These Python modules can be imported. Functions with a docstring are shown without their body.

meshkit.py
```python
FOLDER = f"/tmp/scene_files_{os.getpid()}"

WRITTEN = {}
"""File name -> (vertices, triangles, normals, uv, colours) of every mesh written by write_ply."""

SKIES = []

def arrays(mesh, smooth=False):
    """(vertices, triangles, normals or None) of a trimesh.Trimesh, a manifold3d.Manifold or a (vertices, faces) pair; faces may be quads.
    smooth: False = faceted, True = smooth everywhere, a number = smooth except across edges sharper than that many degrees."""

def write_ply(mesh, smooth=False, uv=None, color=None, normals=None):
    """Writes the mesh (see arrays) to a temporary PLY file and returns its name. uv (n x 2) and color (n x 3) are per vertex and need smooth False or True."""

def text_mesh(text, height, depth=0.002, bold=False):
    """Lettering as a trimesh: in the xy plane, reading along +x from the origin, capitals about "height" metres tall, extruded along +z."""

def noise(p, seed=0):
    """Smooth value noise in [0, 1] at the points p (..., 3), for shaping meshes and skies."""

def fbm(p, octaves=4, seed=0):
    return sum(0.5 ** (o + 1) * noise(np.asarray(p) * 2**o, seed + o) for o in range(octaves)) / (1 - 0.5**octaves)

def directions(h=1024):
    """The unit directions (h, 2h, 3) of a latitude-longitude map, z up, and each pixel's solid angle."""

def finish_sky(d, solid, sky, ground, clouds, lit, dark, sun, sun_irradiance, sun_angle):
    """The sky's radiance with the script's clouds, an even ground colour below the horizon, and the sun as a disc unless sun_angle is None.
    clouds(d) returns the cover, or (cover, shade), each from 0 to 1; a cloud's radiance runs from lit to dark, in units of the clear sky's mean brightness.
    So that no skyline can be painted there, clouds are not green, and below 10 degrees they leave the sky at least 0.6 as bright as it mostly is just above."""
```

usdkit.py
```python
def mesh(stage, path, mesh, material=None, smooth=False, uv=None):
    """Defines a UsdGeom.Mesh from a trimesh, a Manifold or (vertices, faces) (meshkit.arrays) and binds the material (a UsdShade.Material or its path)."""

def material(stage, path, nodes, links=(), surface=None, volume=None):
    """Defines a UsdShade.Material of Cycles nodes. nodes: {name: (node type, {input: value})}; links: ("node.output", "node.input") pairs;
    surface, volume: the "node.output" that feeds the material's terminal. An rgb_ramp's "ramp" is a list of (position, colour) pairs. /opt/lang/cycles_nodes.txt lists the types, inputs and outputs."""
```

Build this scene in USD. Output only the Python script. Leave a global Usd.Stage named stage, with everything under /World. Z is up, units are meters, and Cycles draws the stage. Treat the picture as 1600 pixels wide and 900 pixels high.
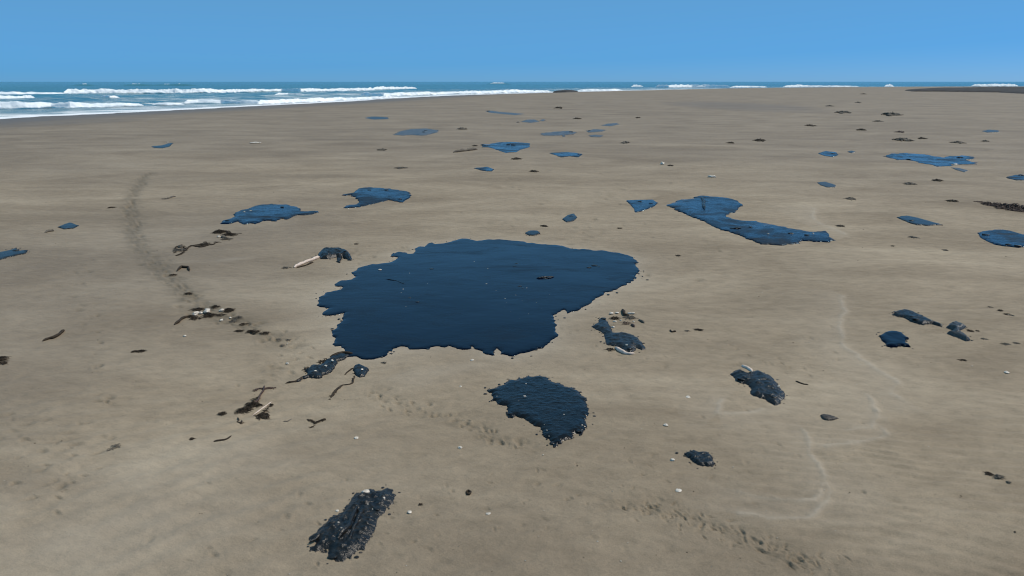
import math, random
import numpy as np, trimesh, shapely, usdkit, meshkit
from scipy.spatial import Delaunay, cKDTree
from pxr import Usd, UsdGeom, UsdLux, UsdShade, Gf, Sdf, Vt

stage = Usd.Stage.CreateInMemory()
UsdGeom.SetStageUpAxis(stage, UsdGeom.Tokens.z)
UsdGeom.SetStageMetersPerUnit(stage, 1.0)
UsdGeom.Xform.Define(stage, '/World')
stage.SetDefaultPrim(stage.GetPrimAtPath('/World'))
UsdGeom.Scope.Define(stage, '/World/Looks')
L = '/World/Looks/'

# ------------------------------------------------------------------ camera
EYE, FPX, HORIZON = 1.6, 1256.0, 127.5          # eye height, focal length in photo pixels (1600 wide)
PITCH = math.atan((450 - HORIZON) / FPX)
cam = UsdGeom.Camera.Define(stage, '/World/camera')
cam.CreateHorizontalApertureAttr(36.0); cam.CreateVerticalApertureAttr(20.25)
cam.CreateFocalLengthAttr(36.0 * FPX / 1600)
cam.CreateClippingRangeAttr(Gf.Vec2f(0.05, 30000))
cam.CreateExposureAttr(0.0); cam.CreateFStopAttr(4.5); cam.CreateFocusDistanceAttr(6.5)
cam.AddTranslateOp().Set(Gf.Vec3d(0, 0, EYE)); cam.AddRotateXOp().Set(90 - math.degrees(PITCH))

# ------------------------------------------------------------------ sky and sun
SUN_EL, SUN_AZ = math.radians(54), math.radians(80)      # azimuth clockwise from +y (the sea)
dome = UsdLux.DomeLight.Define(stage, '/World/sky')
dome.GetPrim().SetCustomDataByKey('kind', 'structure')
sky = usdkit.material(stage, L + 'sky', {
    's': ('sky_texture', {'sky_type': 'single_scattering', 'sun_disc': False, 'sun_elevation': SUN_EL, 'sun_rotation': SUN_AZ,
                          'altitude': 0.0, 'air_density': 0.2, 'aerosol_density': 0.8, 'ozone_density': 9.0}),
    'h': ('hsv', {'saturation': 1.55}), 'm': ('mix', {'mix_type': 'mix', 'fac': 0.52, 'color2': (1.55, 3.9, 5.85)}),
    'b': ('background_shader', {'strength': 0.141})}, [('s.color', 'h.color'), ('h.color', 'm.color1'), ('m.color', 'b.color')], surface='b.background')
UsdShade.MaterialBindingAPI.Apply(dome.GetPrim()).Bind(sky)
sun = UsdLux.DistantLight.Define(stage, '/World/sun')
sun.CreateNormalizeAttr(True); sun.CreateIntensityAttr(0.95); sun.CreateAngleAttr(0.53); sun.CreateColorAttr(Gf.Vec3f(1.0, 0.91, 0.79))
sun.AddRotateZOp().Set(-math.degrees(SUN_AZ)); sun.AddRotateXOp().Set(-(90 - math.degrees(SUN_EL)))

# ------------------------------------------------------------------ helpers: stage
used = {}
def numbered(path):
    k = used.get(path, 0); used[path] = k + 1
    return path if k == 0 else '%s_%03d' % (path, k)
def tag(prim, label=None, cat=None, group=None, kind=None):
    for key, v in (('label', label), ('category', cat), ('group', group), ('kind', kind)):
        if v: prim.SetCustomDataByKey(key, v)
def thing(name, label, cat, loc, group=None):
    x = UsdGeom.Xform.Define(stage, numbered('/World/' + name)); x.AddTranslateOp().Set(Gf.Vec3d(*map(float, loc)))
    tag(x.GetPrim(), label, cat, group); x.loc = np.array(loc, float)
    return x
def obj(name, m, mat, parent=None, smooth=True, loc=None):
    """One mesh; its points are world points, stored relative to the parent's (or its own) base."""
    v, f = (np.asarray(m.vertices), np.asarray(m.faces)) if hasattr(m, 'vertices') else m
    base = parent.loc if parent is not None else (np.zeros(3) if loc is None else np.asarray(loc, float))
    g = usdkit.mesh(stage, numbered((str(parent.GetPath()) if parent is not None else '/World') + '/' + name), (v - base, f), M[mat], smooth=smooth)
    if parent is None and loc is not None:
        g.AddTranslateOp().Set(Gf.Vec3d(*map(float, loc)))
    return g
def cat_meshes(ms):
    vs, fs, n = [], [], 0
    for v, f in ms:
        vs.append(v); fs.append(np.asarray(f) + n); n += len(v)
    return np.vstack(vs), np.vstack(fs)

# ------------------------------------------------------------------ helpers: from a line of sight to a place on the ground
SEA = -0.35
def rays(p):
    p = np.atleast_2d(np.asarray(p, float))
    x, y = (p[:, 0] - 800) / FPX, -(p[:, 1] - 450) / FPX
    c, s = math.cos(PITCH), math.sin(PITCH)
    return np.stack([x, c + y * s, y * c - s], 1)
def onplane(p, z):
    d = rays(p); t = (z - EYE) / np.minimum(d[:, 2], -1e-4)
    return d[:, :2] * t[:, None]
def Zc(ox, oy, s, pts):
    return [(ox + x / s, oy + y / s) for x, y in pts]
def polydist(p, line, closed=False):
    """Distance of points to a polyline, its side (+ right of the line) ."""
    best = np.full(len(p), 1e18); side = np.ones(len(p))
    for a, b in zip(line[:-1], line[1:]):
        e = b - a; w = p - a
        t = np.clip((w @ e) / (e @ e), 0, 1)
        q = w - t[:, None] * e
        d = (q * q).sum(1)
        k = d < best
        best[k] = d[k]; side[k] = np.sign(e[1] * w[k, 0] - e[0] * w[k, 1])
    return np.sqrt(best), side

shore_px = [(-60, 188), (0, 184), (100, 179.5), (200, 175), (300, 170), (400, 165), (500, 160), (600, 154), (700, 149), (800, 146), (900, 143.3), (1000, 141), (1100, 139), (1250, 137.4), (1400, 136.6), (1600, 136.2)]
shore = onplane(shore_px, SEA)
d0 = shore[0] - shore[1]; d0 /= np.linalg.norm(d0)
shore = np.vstack([shore[0] + d0 * 3000, shore[0] + d0 * 100, shore, shore[-1] + [250, 130], shore[-1] + [1200, 420], shore[-1] + [9000, 2500]])
def inland(p):
    d, s = polydist(p, shore)           # the line runs from left to right: land is on its right
    return d * s
def sstep(t):
    t = np.clip(t, 0, 1); return t * t * (3 - 2 * t)
def N(p, scale, seed=0, octaves=3):
    q = np.zeros((len(p), 3)); q[:, :2] = np.asarray(p) / scale; q[:, 2] = seed * 7.31
    return meshkit.fbm(q, octaves, seed) - 0.5

big_px = (Zc(400, 350, 4, [(372,485),(400,440),(440,425),(530,412),(545,398),(490,392),(485,375),(530,352),(590,345),(615,330),(605,300),(640,275),(690,262),(780,250),(850,235),(880,212),(845,205),(850,190),(890,178),(940,182),(965,188),(990,175),(985,155),(1010,140),(1050,142),(1065,122),(1105,115),(1125,125),(1190,118),(1225,105),(1280,92),(1330,98),(1380,108),(1440,100),(1520,100)])
  + Zc(750, 350, 4, [(200,105),(250,112),(330,120),(440,132),(520,142),(560,155),(640,158),(720,170),(800,178),(870,185),(940,200),(985,225),(995,240),(975,250),(990,280),(998,310),(975,325),(990,345),(960,362),(920,372),(860,405),(800,435),(740,470),(700,510),(640,545),(590,558),(540,580),(510,590),(530,560),(525,540),(475,572),(470,600),(490,630),(475,650),(480,680),(465,720),(440,760),(400,785),(370,795),(320,815),(260,825),(200,843),(150,825),(120,820),(105,795),(95,825),(40,820),(10,795)])
  + Zc(400, 350, 4, [(1375,775),(1360,762),(1300,765),(1250,758),(1215,750),(1170,768),(1100,772),(1060,785),(960,795),(900,775),(870,790),(850,820),(835,800),(800,830),(740,843),(680,838),(640,825),(590,828),(560,790),(545,755),(500,765),(495,740),(510,710),(500,660),(500,630),(530,600),(555,555),(520,558),(470,572),(420,578),(415,565),(450,545),(470,525),(420,518),(385,510)]))
BIGC = onplane(big_px, 0).mean(0)

def ground(p, detail=True):
    """Height of the sand."""
    p = np.atleast_2d(np.asarray(p, float))
    r = np.hypot(p[:, 0], p[:, 1])
    d = inland(p)
    z = np.where(d > 0, SEA * (1 - sstep(d / 16)) , SEA - 0.035 * np.minimum(-d, 60))
    near = 1 / (1 + (r / 14) ** 2)
    pool = 1 - 0.9 * np.exp(-(((p - BIGC) / [1.5, 1.9]) ** 2).sum(1) ** 2)
    z = z + N(p, 1.5, 3) * 0.05 * pool * (0.2 + 0.8 * near) + N(p, 9.0, 5, 2) * 0.05 * pool * sstep(d / 10)
    return z
def P(p):
    """The points of the ground seen at these places of the photograph."""
    q = onplane(p, 0.0)
    for _ in range(3):
        z = ground(q); d = rays(p); t = (z - EYE) / np.minimum(d[:, 2], -1e-4); q = d[:, :2] * t[:, None]
    return q
def G(q):
    return np.column_stack([q, ground(q)])
def mpp(p):
    """Metres across one photo pixel there."""
    q = P([p])[0]
    return math.sqrt(q @ q + EYE * EYE) / FPX

# ------------------------------------------------------------------ materials
M = {}
def mat(name, nodes, links, surface='p.BSDF'):
    M[name] = usdkit.material(stage, L + name, nodes, links, surface=surface)
def plain(name, c1, c2, scale, rough, bump=0.0, bscale=None, spec=0.5, dist=0.01, extra=None):
    nodes = {'g': ('geometry', {}), 'n': ('noise_texture', {'scale': scale, 'detail': 5.0, 'roughness': 0.6}),
             'r': ('rgb_ramp', {'ramp': [(0.3, c1), (0.7, c2)]}),
             'p': ('principled_bsdf', {'roughness': rough, 'specular_ior_level': spec, **(extra or {})})}
    links = [('g.position', 'n.vector'), ('n.fac', 'r.fac'), ('r.color', 'p.base_color')]
    if bump:
        nodes['bn'] = ('noise_texture', {'scale': bscale or scale * 3, 'detail': 4.0, 'roughness': 0.6})
        nodes['b'] = ('bump', {'strength': bump, 'distance': dist})
        links += [('g.position', 'bn.vector'), ('bn.fac', 'b.height'), ('b.normal', 'p.normal')]
    mat(name, nodes, links)
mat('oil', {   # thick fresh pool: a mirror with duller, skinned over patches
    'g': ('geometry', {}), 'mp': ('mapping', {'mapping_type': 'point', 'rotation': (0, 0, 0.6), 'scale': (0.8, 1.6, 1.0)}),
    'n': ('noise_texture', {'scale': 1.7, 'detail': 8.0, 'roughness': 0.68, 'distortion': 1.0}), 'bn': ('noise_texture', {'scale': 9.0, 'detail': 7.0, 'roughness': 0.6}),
    'r': ('rgb_ramp', {'ramp': [(0.5, (0.0008, 0.0022, 0.008)), (0.72, (0.005, 0.006, 0.011))]}), 'ro': ('map_range', {'from_min': 0.42, 'from_max': 0.68, 'to_min': 0.07, 'to_max': 0.38, 'clamp': True}),  # blue in the base colour stands in for reflected sky
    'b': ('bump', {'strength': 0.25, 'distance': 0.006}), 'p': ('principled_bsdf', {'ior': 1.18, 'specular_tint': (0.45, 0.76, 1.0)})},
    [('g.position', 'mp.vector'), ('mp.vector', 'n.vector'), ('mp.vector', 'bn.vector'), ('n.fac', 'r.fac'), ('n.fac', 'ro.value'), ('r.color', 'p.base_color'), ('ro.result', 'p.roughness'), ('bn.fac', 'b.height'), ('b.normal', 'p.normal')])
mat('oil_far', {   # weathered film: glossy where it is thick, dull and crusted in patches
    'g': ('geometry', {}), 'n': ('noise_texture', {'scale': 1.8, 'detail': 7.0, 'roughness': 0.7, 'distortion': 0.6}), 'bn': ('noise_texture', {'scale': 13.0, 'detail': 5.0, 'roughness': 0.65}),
    'r': ('rgb_ramp', {'ramp': [(0.45, (0.0008, 0.003, 0.012)), (0.68, (0.014, 0.013, 0.015))]}), 'ro': ('map_range', {'from_min': 0.45, 'from_max': 0.66, 'to_min': 0.10, 'to_max': 0.6, 'clamp': True}),  # bluish base colour paints in sky sheen, as on the pool
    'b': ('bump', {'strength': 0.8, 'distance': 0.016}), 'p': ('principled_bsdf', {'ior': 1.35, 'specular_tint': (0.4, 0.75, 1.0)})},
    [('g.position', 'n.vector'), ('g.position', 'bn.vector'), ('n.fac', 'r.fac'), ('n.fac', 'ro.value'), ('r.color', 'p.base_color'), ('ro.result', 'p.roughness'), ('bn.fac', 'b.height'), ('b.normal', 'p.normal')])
plain('oil_thin', (0.004, 0.0045, 0.006), (0.13, 0.105, 0.08), 7.0, 0.35, 0.8, 16.0, dist=0.012, extra={'ior': 1.4})
plain('tar', (0.002, 0.002, 0.003), (0.020, 0.0185, 0.016), 42.0, 0.27, 0.7, 55.0, dist=0.010, extra={'ior': 1.36})
plain('tar_glossy', (0.0015, 0.0018, 0.003), (0.007, 0.007, 0.007), 25.0, 0.16, 0.5, 75.0, dist=0.006, extra={'ior': 1.27})
plain('chip', (0.20, 0.175, 0.145), (0.5, 0.46, 0.4), 120.0, 0.5, 0.3, 200.0, dist=0.002)
plain('tar_sandy', (0.007, 0.007, 0.007), (0.045, 0.04, 0.034), 45.0, 0.35, 0.8, 90.0, dist=0.006)
plain('weed', (0.016, 0.012, 0.008), (0.05, 0.036, 0.024), 60.0, 0.7, 0.4, 200.0, 0.15, dist=0.003)
plain('weed_brown', (0.028, 0.023, 0.017), (0.075, 0.06, 0.045), 60.0, 0.75, 0.4, 200.0, 0.1, dist=0.003)
plain('weed_red', (0.03, 0.016, 0.012), (0.085, 0.05, 0.036), 60.0, 0.55, 0.4, 200.0, 0.3, dist=0.003)
plain('weed_grey', (0.065, 0.056, 0.045), (0.14, 0.12, 0.096), 40.0, 0.7, 0.3, 150.0, 0.2, dist=0.003)
plain('shell', (0.36, 0.31, 0.25), (0.62, 0.56, 0.48), 90.0, 0.45, 0.3, 200.0, dist=0.002)
plain('pale_wood', (0.42, 0.33, 0.27), (0.66, 0.55, 0.47), 50.0, 0.7, 0.5, 150.0, 0.2, dist=0.002)
plain('dark_wood', (0.022, 0.018, 0.015), (0.06, 0.05, 0.04), 60.0, 0.6, 0.5, 150.0, 0.3, dist=0.002)
plain('mudbank', (0.022, 0.019, 0.017), (0.06, 0.052, 0.046), 0.6, 0.8, 0.4, 3.0, 0.2, dist=0.05)
mat('foam', {   # froth with holes where it thins out towards its foot
    'g': ('geometry', {}), 'a': ('attribute', {'attribute': 'cover'}), 'sp': ('separate_color', {'color_type': 'rgb'}),
    'mp': ('mapping', {'mapping_type': 'point', 'scale': (0.5, 1.0, 1.6)}), 'n': ('noise_texture', {'scale': 1.1, 'detail': 6.0, 'roughness': 0.65}),
    'th': ('math', {'math_type': 'add'}), 'rf': ('map_range', {'from_min': 0.66, 'from_max': 0.98, 'to_min': 0.0, 'to_max': 1.0, 'clamp': True}),
    'r': ('rgb_ramp', {'ramp': [(0.3, (0.50, 0.58, 0.64)), (0.62, (0.80, 0.82, 0.83))]}),
    'b': ('bump', {'strength': 0.6, 'distance': 0.08}), 't': ('transparent_bsdf', {}), 'mx': ('mix_closure', {}),
    'p': ('principled_bsdf', {'roughness': 0.9, 'specular_ior_level': 0.1})},
    [('g.position', 'mp.vector'), ('mp.vector', 'n.vector'), ('a.color', 'sp.color'), ('n.fac', 'th.value1'), ('sp.r', 'th.value2'), ('th.value', 'rf.value'),
     ('n.fac', 'r.fac'), ('r.color', 'p.base_color'), ('n.fac', 'b.height'), ('b.normal', 'p.normal'), ('rf.result', 'mx.fac'), ('t.BSDF', 'mx.closure1'), ('p.BSDF', 'mx.closure2')], surface='mx.closure')
# sand: damp brown, drier paler streaks, a wet belt by the water
mat('sand', {
    'g': ('geometry', {}), 'a': ('attribute', {'attribute': 'sandmask'}), 'sp': ('separate_color', {'color_type': 'rgb'}),
    'mp': ('mapping', {'mapping_type': 'point', 'rotation': (0, 0, 0.7), 'scale': (0.7, 1.25, 1.0)}),
    'n1': ('noise_texture', {'scale': 0.7, 'detail': 8.0, 'roughness': 0.66, 'distortion': 0.8}),
    'n0': ('noise_texture', {'scale': 0.28, 'detail': 5.0, 'roughness': 0.6, 'distortion': 1.2}), 'r0': ('rgb_ramp', {'ramp': [(0.34, (0.84, 0.83, 0.82)), (0.6, (1.06, 1.06, 1.06))]}), 'm0': ('mix', {'mix_type': 'multiply', 'fac': 1.0}),
    'n2': ('noise_texture', {'scale': 11.0, 'detail': 6.0, 'roughness': 0.65}),
    'n3': ('noise_texture', {'scale': 230.0, 'detail': 3.0, 'roughness': 0.7}),
    'r1': ('rgb_ramp', {'ramp': [(0.27, (0.176, 0.134, 0.088)), (0.5, (0.250, 0.198, 0.136)), (0.73, (0.322, 0.262, 0.186))]}),
    'r2': ('rgb_ramp', {'ramp': [(0.26, (0.80, 0.80, 0.79)), (0.5, (1.0, 1.0, 1.0)), (0.74, (1.14, 1.14, 1.14))]}),
    'r3': ('rgb_ramp', {'ramp': [(0.25, (0.72, 0.72, 0.73)), (0.5, (1.0, 1.0, 1.0)), (0.75, (1.22, 1.21, 1.2))]}),
    'm1': ('mix', {'mix_type': 'multiply', 'fac': 1.0}), 'm2': ('mix', {'mix_type': 'multiply', 'fac': 1.0}),
    'mw': ('mix', {'mix_type': 'mix', 'color2': (0.108, 0.082, 0.060)}),
    'md': ('mix', {'mix_type': 'mix', 'color2': (0.36, 0.31, 0.245)}),
    'mk': ('mix', {'mix_type': 'mix', 'color2': (0.095, 0.076, 0.050)}),
    'ro': ('map_range', {'value': 0.0, 'from_min': 0.0, 'from_max': 1.0, 'to_min': 0.88, 'to_max': 0.42}),
    'b1': ('bump', {'strength': 0.55, 'distance': 0.025}), 'b2': ('bump', {'strength': 0.35, 'distance': 0.003}),
    'p': ('principled_bsdf', {'specular_ior_level': 0.3})},
    [('g.position', 'mp.vector'), ('mp.vector', 'n1.vector'), ('mp.vector', 'n2.vector'), ('g.position', 'n3.vector'), ('a.color', 'sp.color'),
     ('n1.fac', 'r1.fac'), ('n2.fac', 'r2.fac'), ('n3.fac', 'r3.fac'), ('mp.vector', 'n0.vector'), ('n0.fac', 'r0.fac'), ('r1.color', 'm0.color1'), ('r0.color', 'm0.color2'), ('m0.color', 'm1.color1'), ('r2.color', 'm1.color2'),
     ('m1.color', 'm2.color1'), ('r3.color', 'm2.color2'),
     ('m2.color', 'mw.color1'), ('sp.r', 'mw.fac'), ('mw.color', 'md.color1'), ('sp.g', 'md.fac'), ('md.color', 'mk.color1'), ('sp.b', 'mk.fac'),
     ('mk.color', 'p.base_color'), ('sp.r', 'ro.value'), ('ro.result', 'p.roughness'),
     ('n2.fac', 'b1.height'), ('n3.fac', 'b2.height'), ('b1.normal', 'b2.normal'), ('b2.normal', 'p.normal')])
# sea water: blue green, with foam where the sea mask says the surf has churned it
mat('sea_water', {
    'g': ('geometry', {}), 'a': ('attribute', {'attribute': 'foam'}), 'sp': ('separate_color', {'color_type': 'rgb'}),
    'mp': ('mapping', {'mapping_type': 'point', 'rotation': (0, 0, -0.5), 'scale': (0.35, 1.0, 1.0)}),
    'n1': ('noise_texture', {'scale': 0.55, 'detail': 8.0, 'roughness': 0.68, 'distortion': 0.6}),
    'n2': ('noise_texture', {'scale': 1.3, 'detail': 6.0, 'roughness': 0.65}),
    'nc': ('noise_texture', {'scale': 0.03, 'detail': 3.0}),
    'rc': ('rgb_ramp', {'ramp': [(0.35, (0.014, 0.092, 0.120)), (0.65, (0.026, 0.135, 0.150))]}),
    'th': ('math', {'math_type': 'add'}), 'rf': ('map_range', {'from_min': 0.92, 'from_max': 1.12, 'to_min': 0.0, 'to_max': 1.0, 'clamp': True}),
    'mx': ('mix', {'mix_type': 'mix', 'color2': (0.78, 0.80, 0.82)}),
    'b': ('bump', {'strength': 0.9, 'distance': 0.35}),
    'ro': ('map_range', {'from_min': 0.0, 'from_max': 1.0, 'to_min': 0.16, 'to_max': 0.85}),
    'p': ('principled_bsdf', {'ior': 1.33})},
    [('g.position', 'mp.vector'), ('mp.vector', 'n1.vector'), ('mp.vector', 'n2.vector'), ('mp.vector', 'nc.vector'), ('nc.fac', 'rc.fac'),
     ('a.color', 'sp.color'), ('n1.fac', 'th.value1'), ('sp.r', 'th.value2'), ('th.value', 'rf.value'), ('rf.result', 'mx.fac'), ('rc.color', 'mx.color1'),
     ('mx.color', 'p.base_color'), ('rf.result', 'ro.value'), ('ro.result', 'p.roughness'), ('n2.fac', 'b.height'), ('b.normal', 'p.normal')])

# ------------------------------------------------------------------ the sand
rng = np.random.default_rng(7)
lines = [  # thin pale swash lines (x, y of the photo)
    Zc(1120, 640, 3.333, [(460,100),(470,160),(500,215),(520,260),(545,320),(575,370),(600,430),(590,470),(550,500),(510,540),(440,560),(350,560),(250,568),(180,550),(110,545)]),
    Zc(1120, 640, 3.333, [(130,430),(220,450),(330,465),(430,470),(500,465),(540,440),(560,380)]),
    Zc(1120, 640, 3.333, [(820,0),(835,50),(815,95),(760,100),(690,110)]),
    Zc(1120, 640, 3.333, [(870,95),(890,125),(850,155),(740,175),(580,195)]),
    Zc(1250, 450, 4.57, [(320,60),(305,130),(310,220),(300,310),(310,390),(360,455),(450,520),(560,580),(640,630),(680,670),(690,720),(655,760),(720,785)]),
    Zc(1250, 450, 4.57, [(480,760),(500,820),(530,890)]),
    Zc(960, 280, 4, [(1250,180),(1245,250),(1300,280),(1400,320),(1450,345)]),
    [(1130, 625), (1118, 645), (1150, 645), (1190, 638)]]
dents = []
def trail(path, n, size, depth, seed, squash=1.0):
    """Dents along a path of (x, y, half width) in the photo; size in metres."""
    g = np.random.default_rng(seed); path = np.array(path, float)
    s = np.concatenate([[0], np.cumsum(np.hypot(*np.diff(P(path[:, :2]), axis=0).T))])
    for k in range(n):
        t = g.uniform(0, s[-1]); c = [np.interp(t, s, path[:, j]) for j in range(3)]
        q = P([(c[0] + g.normal() * c[2] * 0.55, c[1] + g.normal() * c[2] * 0.2)])[0]
        z = size * g.uniform(0.5, 1.3)
        dents.append((q[0], q[1], z, z * g.uniform(0.22, 0.7) * squash, g.uniform(0, math.pi), depth * g.uniform(0.3, 1.2)))
trail([(248,258,3),(222,280,5),(205,305,9),(203,330,11),(208,360,13),(217,385,14),(235,405,15),(258,430,18),(285,455,20),(320,485,22),(365,500,24),(405,518,22),(440,540,20)], 520, 0.034, 0.015, 1)
trail([(135,405,14),(120,450,18),(140,500,20),(160,560,16),(165,600,14),(170,640,14)], 46, 0.032, 0.009, 2)
trail([(590,610,20),(650,640,22),(700,655,20),(745,668,22),(780,690,20),(815,695,20)], 90, 0.022, 0.009, 3)
trail([(985,785,26),(1040,800,34),(1100,820,40),(1150,835,40),(1210,860,36),(1290,885,30)], 190, 0.02, 0.0065, 4, 0.6)
trail([(300,870,200),(900,760,200),(1300,700,200)], 120, 0.02, 0.005, 5)
trail([(60,660,60),(120,720,60),(40,790,60)], 50, 0.03, 0.007, 6)
trail([(560,400,40),(620,385,60)], 30, 0.04, 0.009, 8)
trail([(420,520,30),(470,540,30),(420,600,40)], 40, 0.028, 0.008, 9)
trail([(900,520,60),(1100,560,90),(1350,560,120)], 70, 0.025, 0.006, 10)
trail([(870,300,200),(900,330,160),(1060,430,120)], 90, 0.05, 0.010, 11)

def fan(rs, dense, step, coarse):
    a = np.arange(-dense, dense + 1e-9, step)
    rest = np.linspace(dense, 2 * math.pi - dense, coarse + 1)[1:-1]
    a = np.concatenate([a, rest])
    R, A = np.meshgrid(rs, a, indexing='ij')
    v = np.stack([R * np.sin(A), R * np.cos(A)], -1).reshape(-1, 2)
    n = len(a); i, j = np.meshgrid(np.arange(len(rs) - 1), np.arange(n), indexing='ij'); j2 = (j + 1) % n
    q = np.stack([i * n + j, i * n + j2, (i + 1) * n + j2, (i + 1) * n + j], -1).reshape(-1, 4)[:, ::-1]
    return v, np.vstack([q[:, [0, 1, 2]], q[:, [0, 2, 3]]])
rs = [0.02, 0.5, 1.0, 1.5, 1.9]
while rs[-1] < 11000:
    rs.append(rs[-1] + min(rs[-1] ** 2 / 1100, 0.035 * rs[-1]))
V, F = fan(np.array(rs), math.radians(44), 0.0017, 40)
Zg = ground(V)
r = np.hypot(V[:, 0], V[:, 1]); nearm = r < 16
pn = V[nearm]; zn = np.zeros(len(pn)); mask = np.zeros((len(V), 3)); mn = np.zeros((len(pn), 3))
rot = np.array([[math.cos(.5), -math.sin(.5)], [math.sin(.5), math.cos(.5)]])
zn += N(pn @ rot * [0.55, 1.3], 0.22, 11, 4) * 0.017 / (1 + (r[nearm] / 9) ** 2)
zn += N(pn, 0.05, 13, 3) * 0.006 / (1 + (r[nearm] / 5) ** 2)
qx, qy = pn[:, 0], pn[:, 1]                                       # low ripples at the lower right
rip = sstep((qx - 0.5) / 0.8) * sstep((4.6 - qy) / 1.4)
ph = (qy + 0.22 * qx + N(pn, 0.9, 17, 3) * 0.5) * 2 * math.pi / 0.085
zn += rip * 0.0042 * np.sin(ph) * (0.6 + 1.6 * (N(pn, 0.5, 19, 2)))
rip2 = sstep((-qx - 0.2) / 0.8) * sstep((4.6 - qy) / 1.4)
ph2 = (qy - 0.8 * qx + N(pn, 0.8, 21, 3) * 0.7) * 2 * math.pi / 0.19
zn += rip2 * 0.0045 * np.sin(ph2) * (0.5 + 1.6 * (N(pn, 0.6, 23, 2)))
for k, ln in enumerate(lines):
    w = P(ln); w = np.array(shapely.LineString(w).segmentize(0.015).coords)
    w = w + np.stack([N(w, 0.15, 31 + k, 4), N(w, 0.15, 51 + k, 4)], 1) * 0.09
    lo, hi = w.min(0) - 0.2, w.max(0) + 0.2
    k_ = np.nonzero(((pn > lo) & (pn < hi)).all(1))[0]
    d, s = polydist(pn[k_], w)
    wid = 0.007 + 0.0022 * np.hypot(*w.mean(0))
    fade = np.clip(0.85 + N(pn[k_], 0.12, 71, 4) * 2.4, 0.0, 1)
    zn[k_] += 0.004 * np.exp(-(d / wid) ** 2) * fade
    mn[k_, 1] = np.maximum(mn[k_, 1], (0.30 * np.exp(-(d / wid) ** 2) + 0.10 * np.exp(-(d / (3 * wid)))) * fade + 0.17 * np.exp(-(d / (14 * wid))) * (s > 0))
tree = cKDTree(pn)
for (x, y, a, b, th, dep) in dents:
    k_ = np.array(tree.query_ball_point((x, y), 2.2 * a), int)
    if not len(k_): continue
    c, s = math.cos(th), math.sin(th); w = pn[k_] - (x, y)
    e = np.hypot((w[:, 0] * c + w[:, 1] * s) / a, (-w[:, 0] * s + w[:, 1] * c) / b)
    zn[k_] += -dep * np.exp(-e ** 2 * 1.6) + 0.25 * dep * np.exp(-((e - 1.5) / 0.45) ** 2) * (w[:, 0] * math.cos(3 * th) + w[:, 1] * math.sin(3 * th) > -0.2 * a)
    mn[k_, 2] = np.maximum(mn[k_, 2], 0.6 * np.exp(-e ** 2) * min(1, dep / 0.012))    # damp sand turned up
for px_ in (big_px,):
    pg = shapely.Polygon(P(px_)); lo, hi = np.array(pg.bounds[:2]) - 1, np.array(pg.bounds[2:]) + 1
    k_ = np.nonzero(((pn > lo) & (pn < hi)).all(1))[0]
    d = shapely.distance(pg, shapely.points(pn[k_])); mn[k_, 1] = np.maximum(mn[k_, 1], 0.28 * np.exp(-d / 0.10) + 0.10 * np.exp(-d / 0.45))
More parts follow.
